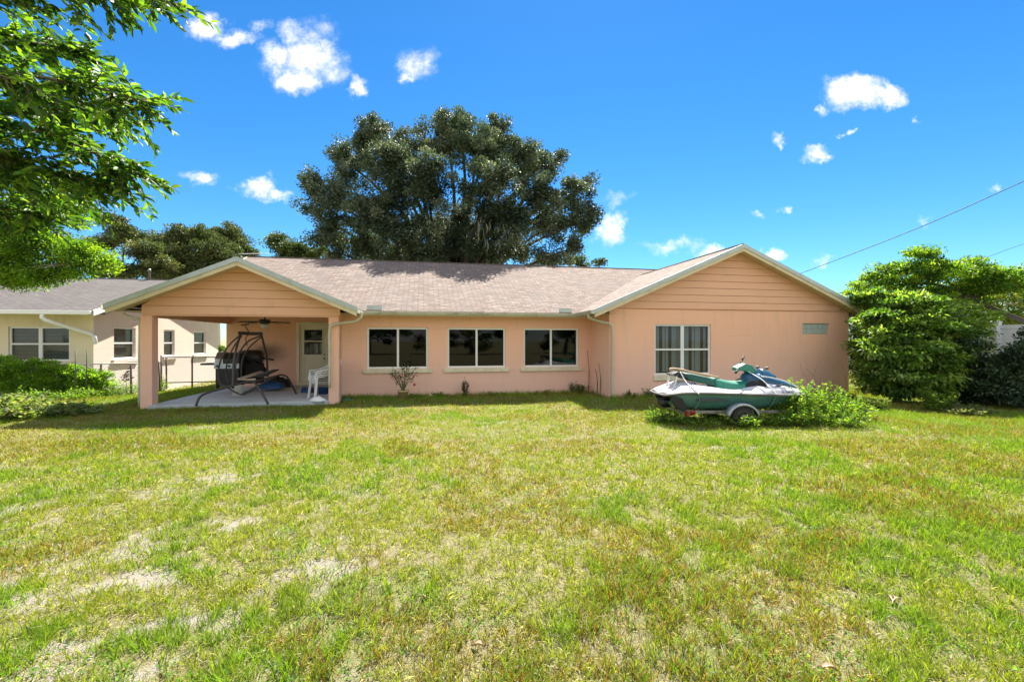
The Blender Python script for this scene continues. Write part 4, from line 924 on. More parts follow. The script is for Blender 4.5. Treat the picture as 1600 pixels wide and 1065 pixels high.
# white panel fence on the right
W0, W1 = at(1440, 600, 15.4), at(1700, 600, 12.6); W0.z = W1.z = -.2
wfz = thing('white_fence', 'white panel fence behind the dark shrubs at the right', 'fence', W0)
for k in range(4):
    q0, q1 = W0.lerp(W1, k/4), W0.lerp(W1, (k+1)/4); d = (q1-q0).normalized(); nrm = Vector((-d.y, d.x, 0))*.04
    b = MB(); b.prism([q0, q1, q1+Vector((0, 0, 2.2)), q0+Vector((0, 0, 2.2))], nrm); b.build('panel', M['wallwhite'], wfz)
    b = MB(); b.prism([q0-nrm*.6+Vector((0, 0, 2.16)), q1-nrm*.6+Vector((0, 0, 2.16)), q1-nrm*.6+Vector((0, 0, 2.28)), q0-nrm*.6+Vector((0, 0, 2.28))], nrm*2.2); b.build('top_rail', M['wallwhite'], wfz)
for k in range(5):
    q0 = W0.lerp(W1, k/4); b = MB(Matrix.Translation(q0)); b.box(-.08, .08, -.08, .08, 0, 2.36); b.prism([(-.1, -.1, 2.36), (.1, -.1, 2.36), (.1, .1, 2.36), (-.1, .1, 2.36)], (0, 0, .04)); b.build('post', M['wallwhite'], wfz, bevel=.01)

# ---------------------------------------------------------------- cables
def cable(name, label, P, r, mat):
    b = MB(); b.tube(bez([at(*q) for q in P], 8), r, 5); tag(b.build(name, M[mat], None), label, 'cable')
cable('service_cable', 'dark sagging power cable running from the right down behind the roof', [(1700, 238, 15), (1600, 283, 16), (1430, 358, 18.5), (1256, 425, 22), (1180, 450, 24)], .016, 'wire')
cable('service_cable', 'thin cable crossing in front of the tall shrub at the right', [(1700, 355, 14), (1600, 381, 15), (1490, 420, 16.5), (1380, 450, 18)], .008, 'wire')
for k, (y0, y1) in enumerate(((397, 397), (404, 403), (414.5, 415), (425, 426))):
    cable('overhead_line', ['topmost thin overhead line before the oaks at the left', 'second overhead line from the top before the left oaks', 'third overhead line from the top before the left oaks', 'lowest overhead line just above the grey roof'][k],
          [(60, y0+1, 33), (180, y0, 33), (341, y1, 33), (420, y1-1, 33)], .032, 'wirel')
q = at(341, 402, 33)
up = thing('utility_pole', 'grey utility pole whose top shows just above the carport gable', 'utility pole', (q.x, q.y, 0))
b = MB(); b.tube([(q.x, q.y, -.3), (q.x, q.y, q.z+.3)], .14, 8); b.build('pole', M['wirel'], up); b = MB(); b.box(q.x-.8, q.x+.8, q.y-.06, q.y+.06, q.z-.2, q.z-.08); b.build('crossarm', M['wood'], up)

# ---------------------------------------------------------------- trees
def lb(px, py, rx, ry, Y, dz=None):
    c = at(px, py, Y); k = Y/F; return (tuple(c), (rx*k, (dz if dz else (rx+ry)/2*k), ry*k))
OAK = [(.055, .085, .048), (.08, .115, .065), (.036, .058, .035), (.12, .155, .095), (.19, .22, .15)]
OY = 24.8
ol = [(497, 285, 24, 20, 0), (525, 318, 42, 34, -1), (512, 365, 34, 24, 0), (545, 255, 38, 34, 1), (585, 215, 36, 34, 0), (612, 262, 45, 42, -2), (640, 235, 34, 26, 1), (668, 290, 52, 48, -3),
      (700, 215, 44, 34, 0), (720, 195, 26, 22, 1), (745, 235, 44, 40, -1), (775, 215, 34, 28, 1), (805, 250, 40, 36, 0), (765, 295, 52, 44, -3), (840, 262, 30, 24, 1), (868, 250, 16, 14, 0),
      (845, 305, 40, 32, -1), (895, 305, 30, 24, 0), (905, 345, 28, 26, 0), (900, 385, 20, 18, 0), (860, 352, 34, 28, 1), (590, 330, 52, 42, -2), (570, 378, 44, 24, 0), (640, 370, 60, 30, -2), (720, 355, 60, 36, 0),
      (790, 350, 48, 36, -2), (700, 395, 60, 16, 1), (810, 392, 40, 14, 0), (915, 290, 14, 12, 1), (530, 395, 30, 14, 0), (600, 400, 40, 14, 1), (660, 402, 40, 14, 2), (740, 405, 50, 12, 2), (850, 405, 40, 10, 1), (480, 330, 14, 12, 0), (650, 400, 60, 18, -1), (760, 392, 50, 18, -1)]
oak = tree('oak_tree', 'huge dark live oak towering behind the middle of the shingle roof', 'tree', (at(705, 500, OY).x, OY+1, 0),
     [lb(a, b_, c_*.97, d, OY+e) for a, b_, c_, d, e in ol], .5, 240000, .13, OAK, 'leaf_oak', clump=.55, outer=.55, flat=.8, twigs=6, fork=.36, clumps_per=1000, wr=.55)
# hanging moss
for k in range(16):
    b = MB()
    q = at(random.uniform(745, 790), random.uniform(345, 375), 22+random.uniform(-1, 1)); L_ = random.uniform(.35, .75)
    b.tube([q, q+Vector((.06, 0, -L_*.5)), q+Vector((-.03, 0, -L_))], [.02, .035, .005], 4); b.build('hanging_moss', M['moss'], oak)
LO = [(.07, .10, .03), (.09, .12, .035), (.12, .15, .045), (.06, .08, .028), (.16, .17, .06)]
tree('oak_tree', 'open branched oak beyond the grey roof at the left', 'tree', (at(215, 500, 31).x, 31, 0),
     [lb(178, 352, 15, 18, 31), lb(200, 368, 20, 18, 31), (lb(160, 378, 22, 14, 31)), lb(222, 392, 24, 14, 30), lb(240, 415, 26, 16, 30), lb(190, 420, 32, 16, 30), lb(160, 420, 24, 14, 30)], .28, 26000, .17, LO, 'leaf_oak', clump=.6, twigs=7, fork=.5, clumps_per=120)
tree('oak_tree', 'dense oak with rounded crown behind the carport gable peak', 'tree', (at(290, 500, 33).x, 34, 0),
     [lb(262, 375, 24, 20, 34), lb(290, 372, 24, 20, 34), lb(320, 375, 22, 20, 34), lb(270, 405, 30, 24, 33), lb(310, 405, 34, 24, 33), lb(348, 400, 24, 24, 33), lb(250, 425, 30, 16, 33), lb(300, 430, 40, 16, 33)], .4, 52000, .17, LO, 'leaf_oak', clump=.7, twigs=4, fork=.4, clumps_per=230)
tree('oak_tree', 'tall narrow oak crown right of the dense left oak', 'tree', (at(360, 500, 35).x, 36, 0),
     [lb(356, 368, 16, 18, 36), lb(368, 385, 20, 16, 36), lb(385, 396, 14, 12, 36), lb(375, 410, 20, 12, 36)], .3, 15000, .17, LO, 'leaf_oak', clump=.6, twigs=4, fork=.5, clumps_per=70)
BR = [(.07, .11, .025), (.09, .13, .03), (.06, .09, .025), (.12, .15, .04)]
tree('shade_tree', 'green tree top over the ridge left of the big oak', 'tree', (at(455, 500, 30).x, 31, 0),
     [lb(432, 378, 12, 15, 30), lb(450, 390, 16, 14, 30), lb(475, 393, 16, 12, 30), lb(498, 396, 14, 10, 30), lb(460, 408, 34, 12, 30)], .3, 15000, .16, BR, 'leaf_oak', clump=.5, twigs=3, fork=.5, clumps_per=90)
tree('shade_tree', 'small leafy tree tip showing over the ridge right of the big oak', 'tree', (at(930, 500, 30).x, 31, 0),
     [lb(905, 410, 14, 8, 30), lb(938, 412, 9, 7, 30), lb(920, 425, 22, 10, 30)], .2, 3500, .16, BR, 'leaf_oak', clump=.4, twigs=3, fork=.6, clumps_per=30)

# foreground branches, trunk stands outside the frame at the left
def branches(root, starts, nleaf, L, W, cols, Y0, tw=.35, spread=.6):
    tb_ = MB(); P = []; D = []
    for pts, cnt in starts:
        pl = bez([at(*q) for q in pts], 6); n = len(pl)
        tb_.tube(pl, [max(.035*(1-k/n), .006) for k in range(n)], 6)
        for s in range(cnt):
            t = random.uniform(.15, 1)**.8; k = min(int(t*(n-1)), n-2); q = pl[k]; dr = (pl[k+1]-pl[k]).normalized()
            dv = (dr*1.0+Vector((random.uniform(-1, 1), random.uniform(-1, 1), random.uniform(-.9, .55)))*spread*1.3).normalized()
            ln = random.uniform(.5, 1.2)*tw
            tp = [q, q+dv*ln*.5+Vector((0, 0, -.01)), q+dv*ln+Vector((0, 0, -.09*ln))]
            tb_.tube(tp, [.006, .004, .002], 4, False)
            m = random.randint(nleaf-4, nleaf+4)
            for j in range(m):
                f = .15+.85*j/m; pp = tp[0].lerp(tp[1], f*2) if f < .5 else tp[1].lerp(tp[2], f*2-1)
                side = dv.cross(Vector((0, 0, 1))).normalized()*(1 if j % 2 else -1)
                dd = dv*random.uniform(.5, 1.1)+side*random.uniform(.3, 1.0)+Vector((random.uniform(-.3, .3), random.uniform(-.3, .3), random.uniform(-.5, .55)))
                P.append(tuple(pp)); D.append(tuple(dd))
    tb_.build('branch', M['barkl'], root)
    P = np.array(P); D = np.array(D); m = len(P); Ls = RNG.uniform(.65, 1.2, m)*L
    leaves('foliage', P, D, rdir(m, 1.1), Ls, Ls*W, colmix(m, cols, .25), M['leaf'], root, 'long')
FG = [(.055, .13, .02), (.08, .18, .022), (.04, .10, .018), (.16, .28, .03), (.032, .075, .016), (.20, .31, .035)]
ft = thing('overhanging_tree', 'glossy leaved tree overhanging the top left corner from outside the picture', 'tree', (-7.3, 4.2, 0))
b = MB(); b.tube(bez([(-7.3, 4.2, -.3), (-7.2, 4.2, 1.6), (-7.0, 4.2, 3.2), (-6.8, 4.1, 5.6)], 5), [.2-.008*k for k in range(16)], 10); b.build('trunk', M['barkl'], ft)
branches(ft, [
    ([(-330, 150, 4.2), (-100, 20, 4.1), (100, -22, 4.0), (258, 2, 3.9)], 90), ([(-330, 150, 4.2), (-100, -60, 4.1), (60, -60, 4.3), (220, -25, 4.3)], 70),
    ([(-330, 200, 4.2), (-100, 110, 4.2), (90, 125, 4.1), (232, 160, 4.0)], 110), ([(-330, 200, 4.2), (-100, 180, 4.4), (60, 205, 4.3), (212, 268, 4.2)], 110),
    ([(-330, 150, 4.6), (-100, 60, 4.9), (30, 60, 5.0), (140, 90, 4.8)], 110), ([(-330, 220, 4.6), (-60, 180, 5.0), (80, 170, 5.2), (200, 190, 5.0)], 100),
    ([(-330, 220, 4.0), (-100, 220, 3.9), (20, 250, 4.1), (160, 290, 4.2)], 100), ([(-330, 240, 4.6), (-100, 250, 5.0), (10, 270, 5.2), (110, 290, 5.2)], 80),
    ([(-330, 240, 4.2), (-150, 290, 4.4), (-30, 320, 4.6), (60, 330, 4.7)], 60), ([(-330, 200, 4.2), (-150, 110, 3.8), (-30, 110, 3.7), (60, 140, 3.7)], 55)],
    19, .098, .38, FG, 4, .42, .75)
BG = [(.16, .30, .025), (.2, .34, .03), (.11, .22, .022), (.26, .38, .035), (.05, .10, .018)]
def fb(px, py, rx, ry, Y): return lb(px, py, rx, ry, Y)
tree('crape_tree', 'bright yellow green small leaved tree hanging low over the neighbour roof', 'tree', (-11.3, 9.3, 0),
     [fb(20, 350, 55, 28, 9), fb(100, 395, 40, 24, 9), (fb(140, 408, 30, 20, 9)), fb(30, 400, 60, 30, 9), fb(-40, 370, 60, 50, 9), fb(70, 372, 40, 20, 9.2), fb(60, 425, 40, 16, 9), fb(-20, 425, 50, 16, 9), fb(105, 335, 30, 22, 9.6), fb(90, 320, 60, 18, 9.6), fb(165, 408, 12, 9, 9), fb(20, 440, 40, 10, 9), fb(95, 428, 34, 12, 9), fb(150, 420, 26, 10, 9)],
     .05, 64000, .058, BG, 'leaf', clump=.27, bark='barkl', flat=.55, twigs=3, fork=.8, clumps_per=420, wr=.45)

# right side vegetation
RT = [(.08, .18, .025), (.12, .23, .03), (.06, .12, .02), (.2, .32, .04), (.26, .36, .05)]
rt = tree('spreading_tree', 'leafy tree leaning in from the right over the white fence', 'tree', (at(1760, 560, 14.4).x, 13.5, 0),
     [fb(1450, 400, 26, 12, 13.7), fb(1395, 432, 44, 20, 13.9), fb(1345, 452, 22, 9, 13.9), fb(1455, 428, 40, 22, 13.7), fb(1510, 425, 44, 20, 14), fb(1570, 432, 40, 18, 13.7), fb(1625, 440, 40, 20, 13.7), fb(1430, 465, 46, 26, 14.3), fb(1490, 460, 40, 26, 14.3), fb(1360, 478, 30, 20, 14.1), fb(1560, 450, 40, 12, 13.7), fb(1690, 440, 50, 30, 13.9), fb(1370, 500, 26, 18, 14.2), fb(1420, 495, 40, 20, 14.2), fb(1475, 492, 40, 22, 14.2)],
     .001, 60000, .10, RT, 'leaf', clump=.34, bark='barkl', flat=.4, limbs=False, clumps_per=420, wr=.42, up=.9)
b = MB(); b.tube(bez([at(1760, 560, 14.4), at(1660, 526, 14.1), at(1600, 502, 14), at(1540, 477, 14), at(1500, 455, 14), at(1450, 443, 14), at(1400, 446, 14)], 5), [.11-.003*k for k in range(31)], 9)
for e in ((1440, 402, 13.7), (1580, 425, 13.7), (1380, 430, 13.9), (1500, 415, 13.9), (1350, 455, 14), (1480, 490, 14.3), (1620, 430, 13.7)):
    b.tube(bez([at(1520, 464, 14), at((1520+e[0])/2, (464+e[1])/2+6, 14), at(*e)], 5), [.045-.0038*k for k in range(11)], 6)
b.build('trunk', M['bark'], rt)
LS = [(.09, .19, .035), (.16, .27, .05), (.28, .39, .10), (.06, .12, .028), (.38, .48, .18)]
tree('tropical_shrub', 'big pale green layered shrub beside the right corner of the house', 'shrub', (at(1400, 600, 12.3).x, 12.4, -.14),
     [fb(1480, 530, 40, 40, 13), fb(1500, 500, 34, 30, 13.4), fb(1440, 600, 50, 16, 12.6), fb(1395, 605, 40, 14, 12.6), fb(1490, 590, 34, 26, 12.9), fb(1350, 470, 22, 22, 13.6), fb(1405, 520, 52, 24, 12.5), fb(1374, 555, 26, 40, 12.4), fb(1430, 550, 56, 30, 12.3), fb(1398, 580, 45, 28, 12.3), fb(1455, 510, 34, 24, 12.4), fb(1470, 575, 36, 28, 12.4), fb(1374, 505, 30, 20, 12.8), fb(1374, 600, 26, 16, 12.8), fb(1430, 603, 44, 14, 12.5), fb(1430, 485, 50, 24, 12.9), fb(1400, 470, 34, 20, 13.2)],
     .09, 50000, .12, LS, 'leaf', clump=.40, bark='bark', flat=.3, twigs=5, fork=.12, clumps_per=430, wr=.45, up=1.6, shape='long')
DK = [(.03, .06, .028), (.045, .085, .035), (.025, .045, .022), (.06, .10, .05), (.09, .13, .06)]
tree('dark_shrub', 'dark blue green shrub climbing the white fence at the right edge', 'shrub', (at(1570, 620, 11.9).x, 12.2, -.14),
     [fb(1525, 545, 22, 22, 12.2), fb(1560, 580, 30, 24, 12.2), fb(1600, 580, 44, 44, 12), fb(1530, 590, 40, 34, 12.2), fb(1580, 615, 50, 20, 11.8), fb(1500, 610, 30, 24, 12.6), fb(1640, 560, 40, 60, 12), fb(1700, 580, 50, 60, 12)],
     .06, 36000, .11, DK, 'leaf_oak', clump=.32, bark='barkl', flat=.5, twigs=4, fork=.2, clumps_per=260, wr=.42, up=1.0, shape='long')
plant('leafy_bush', 'small bright green bush at the foot of the dark shrubs', 'bush', gp(1462, 11.0), .62, .42, 26, 1500, .075, [(.15, .24, .03), (.2, .3, .04), (.1, .17, .03)])
plant('brush_heap', 'low heap of grey green cuttings right of the small bright bush', 'brush pile', gp(1502, 10.7), .26, .7, 40, 1400, .07, [(.16, .19, .09), (.22, .23, .14), (.1, .14, .06)])
plant('weed_tuft', 'dark weed tuft on the lawn right of the house corner', 'weed', gp(1372, 10.9), .35, .28, 20, 600, .07, [(.07, .12, .03), (.10, .14, .04)])
tree('far_palm_clump', 'yellowing palm foliage above the white fence at the right', 'palm', (at(1560, 540, 18).x, 18, 0),
     [fb(1540, 465, 30, 20, 18), fb(1585, 460, 34, 22, 18), fb(1560, 490, 44, 18, 18), fb(1640, 470, 40, 30, 18), fb(1510, 490, 24, 20, 19)], .2, 7000, .55, [(.16, .26, .05), (.22, .30, .06), (.12, .2, .04), (.40, .30, .06), (.34, .34, .2)], 'leaf_soft', clump=.6, bark='barkl', clumps_per=60, wr=.09, up=.2)
tree('background_tree', 'green bushy tree filling the gap behind the tall shrub and house corner', 'tree', (at(1430, 540, 21).x, 22, 0),
     [fb(1380, 510, 60, 40, 21), fb(1450, 500, 60, 40, 21), fb(1340, 560, 40, 60, 22), fb(1470, 560, 70, 50, 20), fb(1400, 570, 60, 50, 21)], .3, 24000, .16, [(.05, .09, .025), (.035, .06, .02)], 'leaf_oak', clump=.7, clumps_per=150)
tree('background_shrub', 'green shrub between the two houses beyond the gate', 'shrub', (at(348, 600, 26).x, 26, -.2), [fb(347, 555, 8, 24, 24), fb(350, 590, 10, 20, 24), fb(356, 575, 12, 24, 24)], .05, 3000, .12, BR, 'leaf', clump=.4, clumps_per=24)

# hedge of vines on the fence
HG = [(.18, .33, .035), (.24, .40, .04), (.11, .22, .03), (.30, .44, .06)]
lob = []
for k in range(15):
    q = A_.lerp(B_, k/21+.0); h_ = 1.2-.022*k
    lob.append(((q.x, q.y, float(gz(q.x, q.y))+h_*.68), (.36, .26, .36*h_))); lob.append(((q.x, q.y-.08, float(gz(q.x, q.y))+h_*.30), (.34, .22, .3)))
tree('vine_hedge', 'bright green vine hedge smothering the low fence at the left', 'hedge', (A_.x+2, A_.y+.6, 0), lob, .02, 42000, .06, HG, 'leaf', clump=.17, limbs=False, clumps_per=520, wr=.6, up=.8, outer=.4)
for k, (px, Y, h_, sp, nn, lab) in enumerate(((165, 13.9, .62, .5, 900, 'bright tall grass clump right of the vine hedge'), (198, 14.2, .6, .45, 800, 'grass clump against the fence left of the carport post'), (248, 15.2, .85, .3, 500, 'vine tangle on the corner fence post right of the carport post'),
                                     (30, 11.9, .42, .6, 700, 'yellow green weeds at the foot of the vine hedge'), (120, 12.6, .35, .6, 700, 'low weeds below the thin end of the hedge'))):
    plant('weed_clump', lab, 'weeds', gp(px, Y), h_, sp, 60, nn, .13 if k < 2 else .07, [(.16, .30, .03), (.22, .36, .04), (.12, .22, .03)], wr=.14 if k < 2 else .5, group='weeds along the left fence')
for px, Y, h_ in ((118, 12.6, 1.35), (133, 13.0, 1.35)):
    q = gp(px, Y); b = MB(); b.tube([q-Vector((0, 0, .1)), q+Vector((.06 if px > 120 else 0, 0, h_))], .014, 5)
    tag(b.build('garden_stake', M['darkpost'], None), 'thin upright stake at the end of the vine hedge' if px < 120 else 'thin leaning stake right of the upright one by the hedge', 'stake')
dv_ = plant('dried_vine', 'brown dried vine hanging on the fence top rail', 'vine', gp(197, 14.0)+Vector((0, 0, .55)), .35, .12, 6, 70, .09, [(.10, .05, .03), (.14, .07, .03)], 'leaf_dry', stemmat=M['darkpost'])
# brush pile at left edge
BP = [(.20, .26, .10), (.26, .30, .15), (.14, .22, .05), (.10, .17, .04), (.3, .3, .2)]
for (px, Y, h_, sp, nn, lab) in ((-20, 9.3, .52, 1.0, 3600, 'heap of wilting cut branches at the left edge of the lawn'), (60, 9.6, .30, .75, 1700, 'low wilting branches trailing right from the cut heap'), (118, 9.95, .16, .55, 900, 'dark leafy trimmings lying in the carport shadow')):
    plant('brush_heap', lab, 'brush pile', gp(px, Y), h_, sp, 90, nn, .11, BP, group=None, shape='long', wr=.4)
# weeds round jet ski
WD = [(.14, .28, .03), (.21, .35, .04), (.08, .17, .025), (.30, .40, .06)]
wx = [(5.55, 8.95, .98, .55, 3200, .06, 'tall bright weeds growing over the bow of the jet ski'), (6.2, 8.9, .80, .6, 3000, .06, 'bright weed mass right of the jet ski bow'), (5.4, 8.55, .48, .4, 1300, .055, 'weeds in front of the trailer tongue'),
      (6.85, 9.3, .42, .5, 1300, .07, 'grassy weeds at the right end of the weed bed'), (6.1, 8.6, .34, .6, 1500, .055, 'low weeds at the front of the weed bed'), (3.15, 8.85, .28, .38, 700, .06, 'weeds under the stern of the jet ski'),
      (3.6, 8.7, .2, .45, 700, .055, 'low dark weeds left of the trailer wheel'), (4.35, 8.5, .30, .4, 900, .06, 'wiry weeds in front of the trailer wheel'), (5.0, 8.6, .26, .35, 800, .055, 'weeds right of the trailer wheel'), (2.8, 8.9, .36, .24, 380, .10, 'pale grass tuft behind the jet ski stern'), (5.5, 9.7, .55, .5, 1000, .06, 'weeds behind the bow near the house wall')]
for x_, y_, h_, sp, nn, ls, lab in wx:
    plant('weed_clump', lab, 'weeds', (x_, y_, float(gz(x_, y_))), h_, sp, 70, nn, ls, WD, wr=.45 if ls < .09 else .12, group='weeds around the jet ski trailer')
dead = thing('dry_stalks', 'bare brown stalks standing against the right end of the wing wall', 'dry plant', Hs(12.2, 11.6, -.1))
b = MB()
for k in range(16):
    q = Hs(random.uniform(11.0, 12.6), random.uniform(11.2, 11.75), -.15); h_ = random.uniform(.5, 1.15)
    b.tube(bez([q, q+Vector((random.uniform(-.08, .08), 0, h_*.6)), q+Vector((random.uniform(-.25, .25), 0, h_))], 4), .007, 4)
b.build('stalk', M['drift'], dead)
# wall foot weeds
for k, (u_, h_, sp, nn, lab) in enumerate(((4.75, .36, .22, 260, 'dark weeds in the inner corner by the downspout'), (4.45, .42, .16, 180, 'upright weed left of the inner corner'), (5.6, .26, .2, 200, 'low weeds right of the downspout foot'), (6.2, .30, .2, 220, 'weeds under the wing window'), (6.75, .28, .22, 220, 'weeds at the wall just behind the jet ski stern'),
                                       (.5, .16, .3, 220, 'low weeds at the wall between the first two windows'), (-.2, .12, .3, 160, 'tiny weeds at the wall right of the flower pot'), (2.0, .12, .4, 180, 'tiny weeds at the wall below the middle window'), (3.4, .14, .4, 200, 'tiny weeds at the wall below the third window'))):
    v_ = VM-.15 if u_ < 5 else VW-.15
    plant('weed_clump', lab, 'weeds', Hs(u_, v_, 0), h_, sp, 16, nn, .06, [(.06, .12, .025), (.08, .14, .03)], group='weeds along the house wall')
# bare vine stems in the corner
b = MB()
for uu, vv, hh in ((4.98, 13.3, 1.35), (5.05, 12.8, .8), (5.03, 12.5, 1.0)):
    q = Hs(uu, vv, -.05); b.tube(bez([q, q+Vector((.02, -.02, hh*.5)), q+Vector((-.03, 0, hh))], 4), [.012]*5+[.007]*4, 5)
tag(b.build('dead_vine', M['darkpost'], None), 'bare dark vine stems climbing the inner corner of the wing', 'vine')
# upright conifer-like weed
plant('upright_plant', 'narrow pointed plant leaning on the wall below the middle window', 'plant', Hs(1.18, VM-.22, 0), .62, .10, 9, 420, .05, [(.05, .07, .035), (.07, .08, .04)])
# potted plant
pc = Hs(-.55, VM-.55, 0); pp = thing('potted_plant', 'straggly rose in a yellow clay pot against the wall under the first window', 'potted plant', pc)
b = MB(Matrix.Translation(pc)); b.lathe([(.10, 0), (.14, .2), (.165, .2), (.165, .245), (.145, .245), (.13, .2), (.1, .15)], (0, 0, 0), 22); b.build('pot', M['terra'], pp)
b = MB(Matrix.Translation(pc)); b.lathe([(.0, .2), (.135, .205)], (0, 0, 0), 18); b.build('soil', M['soil'], pp)
b = MB(); PL = []; DL = []
for k in range(13):
    a = random.uniform(0, 6.28); rr = random.uniform(.12, .46); hh = random.uniform(.38, .82)
    e = pc+Vector((math.cos(a)*rr, math.sin(a)*rr*.5, .2+hh)); b.tube(bez([pc+Vector((0, 0, .18)), pc+Vector((math.cos(a)*rr*.35, 0, .2+hh*.45)), e], 4), [.009]*4+[.006]*5, 5)
    for j in range(20):
        f = random.uniform(.5, 1.05); q = pc+Vector((math.cos(a)*rr*f, math.sin(a)*rr*.5*f, .2+hh*f)); PL.append(tuple(q+Vector((random.gauss(0, .03), random.gauss(0, .03), random.gauss(0, .03)))))
        DL.append((random.uniform(-1, 1), random.uniform(-1, 1), random.uniform(-.5, .6)))
b.build('stem', M['leaf_stem'], pp); PL = np.array(PL); m_ = len(PL)
leaves('foliage', PL, np.array(DL), rdir(m_, .8), .065, .036, colmix(m_, [(.06, .09, .045), (.08, .10, .05)], .25), M['leaf'], pp)
b = MB(Matrix.Translation(pc+Vector((.33, -.1, .40)))); b.lathe([(.01, -.03), (.035, 0), (.03, .03), (.01, .04)], (0, 0, 0), 8); b.build('flower', plain('pink rose', (.42, .04, .10), .6), pp)

# trees behind the viewer, seen only mirrored in the windows
for k in range(5):
    x_ = -24+k*12+random.uniform(-1, 1)
    lo_ = [((x_+random.uniform(-4, 4), -27+random.uniform(-1, 1), random.uniform(1.5, 5.5)), (3.6, 2.5, 2.0)) for _ in range(8)]
    tree('boundary_tree', ['leftmost', 'second from the left', 'middle', 'second from the right', 'rightmost'][k]+' tree of the row at the back of the yard', 'tree', (x_, -27, 0), lo_, .25, 9000, .34, BR, 'leaf_oak', clump=.9, clumps_per=70, group='trees along the back of the yard')

# ---------------------------------------------------------------- grass
def grass():
    bands = [(1.2, 2.9, 13000, .0040, 1), (2.9, 4.6, 9000, .0047, 1), (4.6, 7.2, 5000, .0062, 1), (7.2, 10.5, 2900, .0085, 0), (10.5, 15.5, 1500, .0115, 0), (15.5, 24, 220, .02, 0)]
    allp = {0: [], 1: []}
    for (y0, y1, dens, w_, det) in bands:
        mg = 1.4 if y1 < 5 else 5.0; xm = y1*1.16+mg; n = int(2*xm*(y1-y0)*dens); x = RNG.uniform(-xm, xm, n); y = RNG.uniform(y0, y1, n)
        keep = np.abs(x) < y*1.14+mg; x, y = x[keep], y[keep]
        u = CT*x+ST*y; v = -ST*x+CT*y
        inside = ((u > 5.06) & (u < UR) & (v > VW-.02)) | ((u > -2.27) & (u < UR) & (v > VM-.02)) | ((u > -6.35) & (u < -2.2) & (v > VP-.1)) | ((u > UL) & (u < UR) & (v > VD)) | ((u < UN) & (v > NV))
        x, y = x[~inside], y[~inside]; u = CT*x+ST*y; v = -ST*x+CT*y
        sd_ = np.clip(sandy(x, y), 0, 1); cl = vn3(x, y, 10.0, 3)*.6+vn1(x+7, y, 28.0, 2)*.4; cl2 = vn1(x+40, y, 1.6, 3)
        pr = np.clip(1.15-1.2*sd_, .10, 1)*np.clip((cl-.36)*5.5, .16, 1)
        pr = np.where(y > 7, np.clip(pr*1.4, 0, 1), pr)
        k = RNG.uniform(0, 1, len(x)) < pr; x, y, sd_, cl, cl2, u, v = [q[k] for q in (x, y, sd_, cl, cl2, u, v)]
        n = len(x); 
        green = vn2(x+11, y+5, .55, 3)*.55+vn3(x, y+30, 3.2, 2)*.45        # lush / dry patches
        lush_shade = sstep(.42, .66, green)+.18*sstep(-1, 4, x)+.35*sstep(9, 12, y)+1.2*sstep(VM-2.4, VM-1.2, v)  # last term puts the greener tone of the eave shade into the blades
        straw = RNG.uniform(0, 1, n) < np.clip(.30-.2*lush_shade, .06, .4)
        red = (vn1(x-20, y+8, .8, 3) > .53) & (RNG.uniform(0, 1, n) < .38) & ~straw
        c = np.array([.25, .31, .035])[None]*(1-np.clip(lush_shade, 0, 1)[:, None])+np.array([.16, .30, .032])[None]*np.clip(lush_shade, 0, 1)[:, None]
        yel = RNG.uniform(0, 1, n)[:, None]**2; c = c*(1-yel*.45)+np.array([.40, .43, .06])*yel*.45
        c[straw] = np.array([.58, .53, .37])*RNG.uniform(.6, 1.15, (straw.sum(), 1)); c[red] = np.array([.26, .17, .05])*RNG.uniform(.7, 1.3, (red.sum(), 1))
        c *= RNG.uniform(.55, 1.3, (n, 1))
        h = RNG.uniform(.020, .056, n)*(1+.45*np.clip(lush_shade, 0, 1))*(.15+1.7*cl); h[straw] *= .9
        wallw = (v > VM-.5) & (u > -2.2) & (u < 5) | (v > VW-.4) & (u > 5); h = np.where(wallw, h*1.9, h)
        a = RNG.uniform(0, 6.283, n); lean = RNG.uniform(.2, 1.1, n); lean[straw] = RNG.uniform(1.2, 4.5, straw.sum())
        D = np.stack([np.cos(a)*lean, np.sin(a)*lean, np.ones(n)], 1); D = unit(D)
        P = np.stack([x, y, gz(x, y)-.004], 1)
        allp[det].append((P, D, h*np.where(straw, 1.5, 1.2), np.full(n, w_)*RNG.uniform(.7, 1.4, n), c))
    for det, ls in allp.items():
        P, D, h, w_, c = [np.concatenate([q[i] for q in ls]) for i in range(5)]
        n = len(P); S = unit(np.cross(D, rdir(n))); hh = h[:, None]; ww = w_[:, None]
        if det:
            up_ = np.array([0, 0, 1.0]); mid = P+(D*.55+up_*.12)*hh
            vs = [P-S*ww*.5, P+S*ww*.5, mid+S*ww*.42, mid-S*ww*.42, P+D*hh]; fs = [(0, 1, 2, 3), (3, 2, 4)]
        else: vs = [P-S*ww*.5, P+S*ww*.5, P+D*hh]; fs = [(0, 1, 2)]
        yield np.stack(vs, 1).reshape(-1, 3), fs, len(vs), n, c
gg = list(grass()); print('grass blades', [g_[3] for g_ in gg])
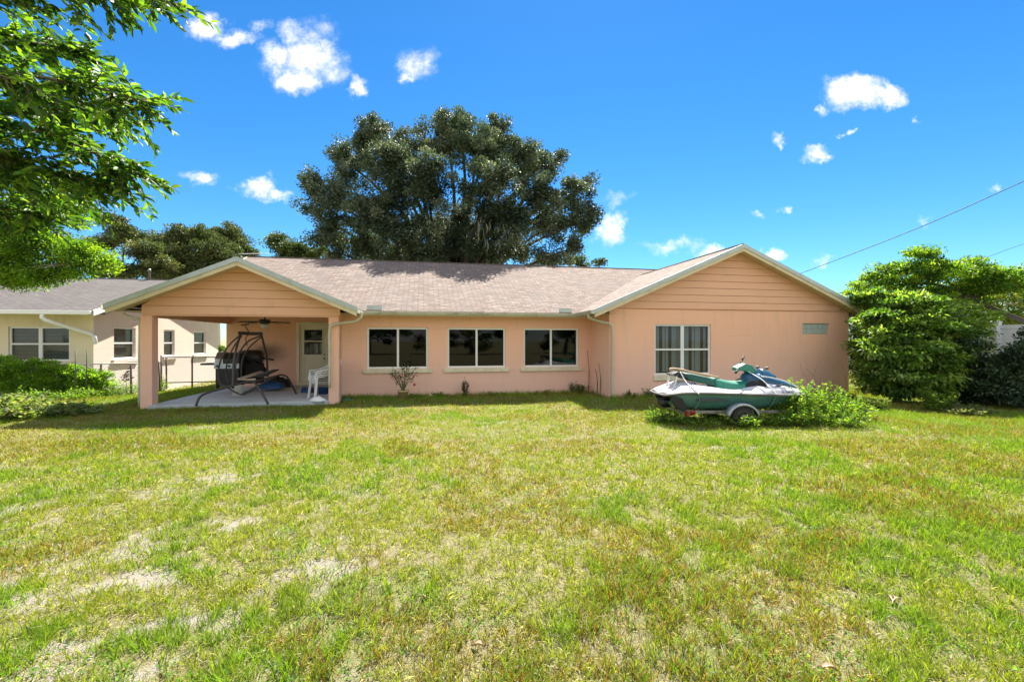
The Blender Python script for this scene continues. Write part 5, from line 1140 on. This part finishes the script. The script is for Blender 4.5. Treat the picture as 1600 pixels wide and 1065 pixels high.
for (V, fs, nv, n, c), nm, lb_ in zip(gg, ('grass', 'grass'), ('sunlit mown grass across the far half of the lawn', 'short patchy grass blades in the foreground lawn')):
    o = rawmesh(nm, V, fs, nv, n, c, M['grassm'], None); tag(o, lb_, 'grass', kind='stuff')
# broadleaf weeds in the lawn
n = 3000; x = RNG.uniform(-9, 11, n*3); y = 2+RNG.uniform(0, 1, n*3)**1.4*9; k = (np.abs(x) < y*1.2+1) & (vn1(x+3, y-7, 1.4, 3)+.02*x > .60-.02*(y < 9)); x, y = x[k][:n], y[k][:n]
rep = 7; X = np.repeat(x, rep)+RNG.normal(0, .03, len(x)*rep); Yy = np.repeat(y, rep)+RNG.normal(0, .03, len(x)*rep); m_ = len(X)
u = CT*X+ST*Yy; v = -ST*X+CT*Yy
P = np.stack([X, Yy, gz(X, Yy)+RNG.uniform(.005, .03, m_)], 1); D = rdir(m_, .35); D[:, 2] = np.abs(D[:, 2])*.6
leaves('ground_weeds', P, D, rdir(m_, 2.0), RNG.uniform(.014, .032, m_), RNG.uniform(.009, .016, m_), colmix(m_, [(.10, .26, .03), (.08, .20, .025), (.18, .34, .04)], .25), M['leaf_soft'], None)
tag(bpy.data.objects['ground_weeds'], 'low clover like weeds spread in patches through the lawn', 'weeds', kind='stuff')
# fallen leaves and twigs
for (px, py, L_, lab) in ((746, 1008, .075, 'curled tan leaf on the sand near the bottom middle'), (663, 940, .05, 'small brown leaf standing in the grass left of the tan one'), (1395, 942, .11, 'long grey brown leaf on the lawn at the lower right'), (1292, 1054, .08, 'dark dry leaf at the bottom edge right of the middle'), (965, 667, .07, 'brown leaf on the bright grass near the carport side of the jet ski')):
    Y = F*EYE/(py-HOR); x_ = (px-800)/F*Y; b = MB(Matrix.Translation((x_, Y, float(gz(x_, Y))+.02)) @ Matrix.Rotation(random.uniform(0, 3), 4, 'Z'))
    rows = [[(L_*(t-.5), s_*L_*.22*math.sin(3.14*min(max(t, .03), .97)), .02*L_/.1*abs(s_)+.012*math.sin(t*5)) for s_ in (-1, 0, 1)] for t in np.linspace(0, 1, 7)]
    b.loft(rows); tag(b.build('fallen_leaf', M['drift'], None), lab, 'leaf', 'dry leaves on the lawn')
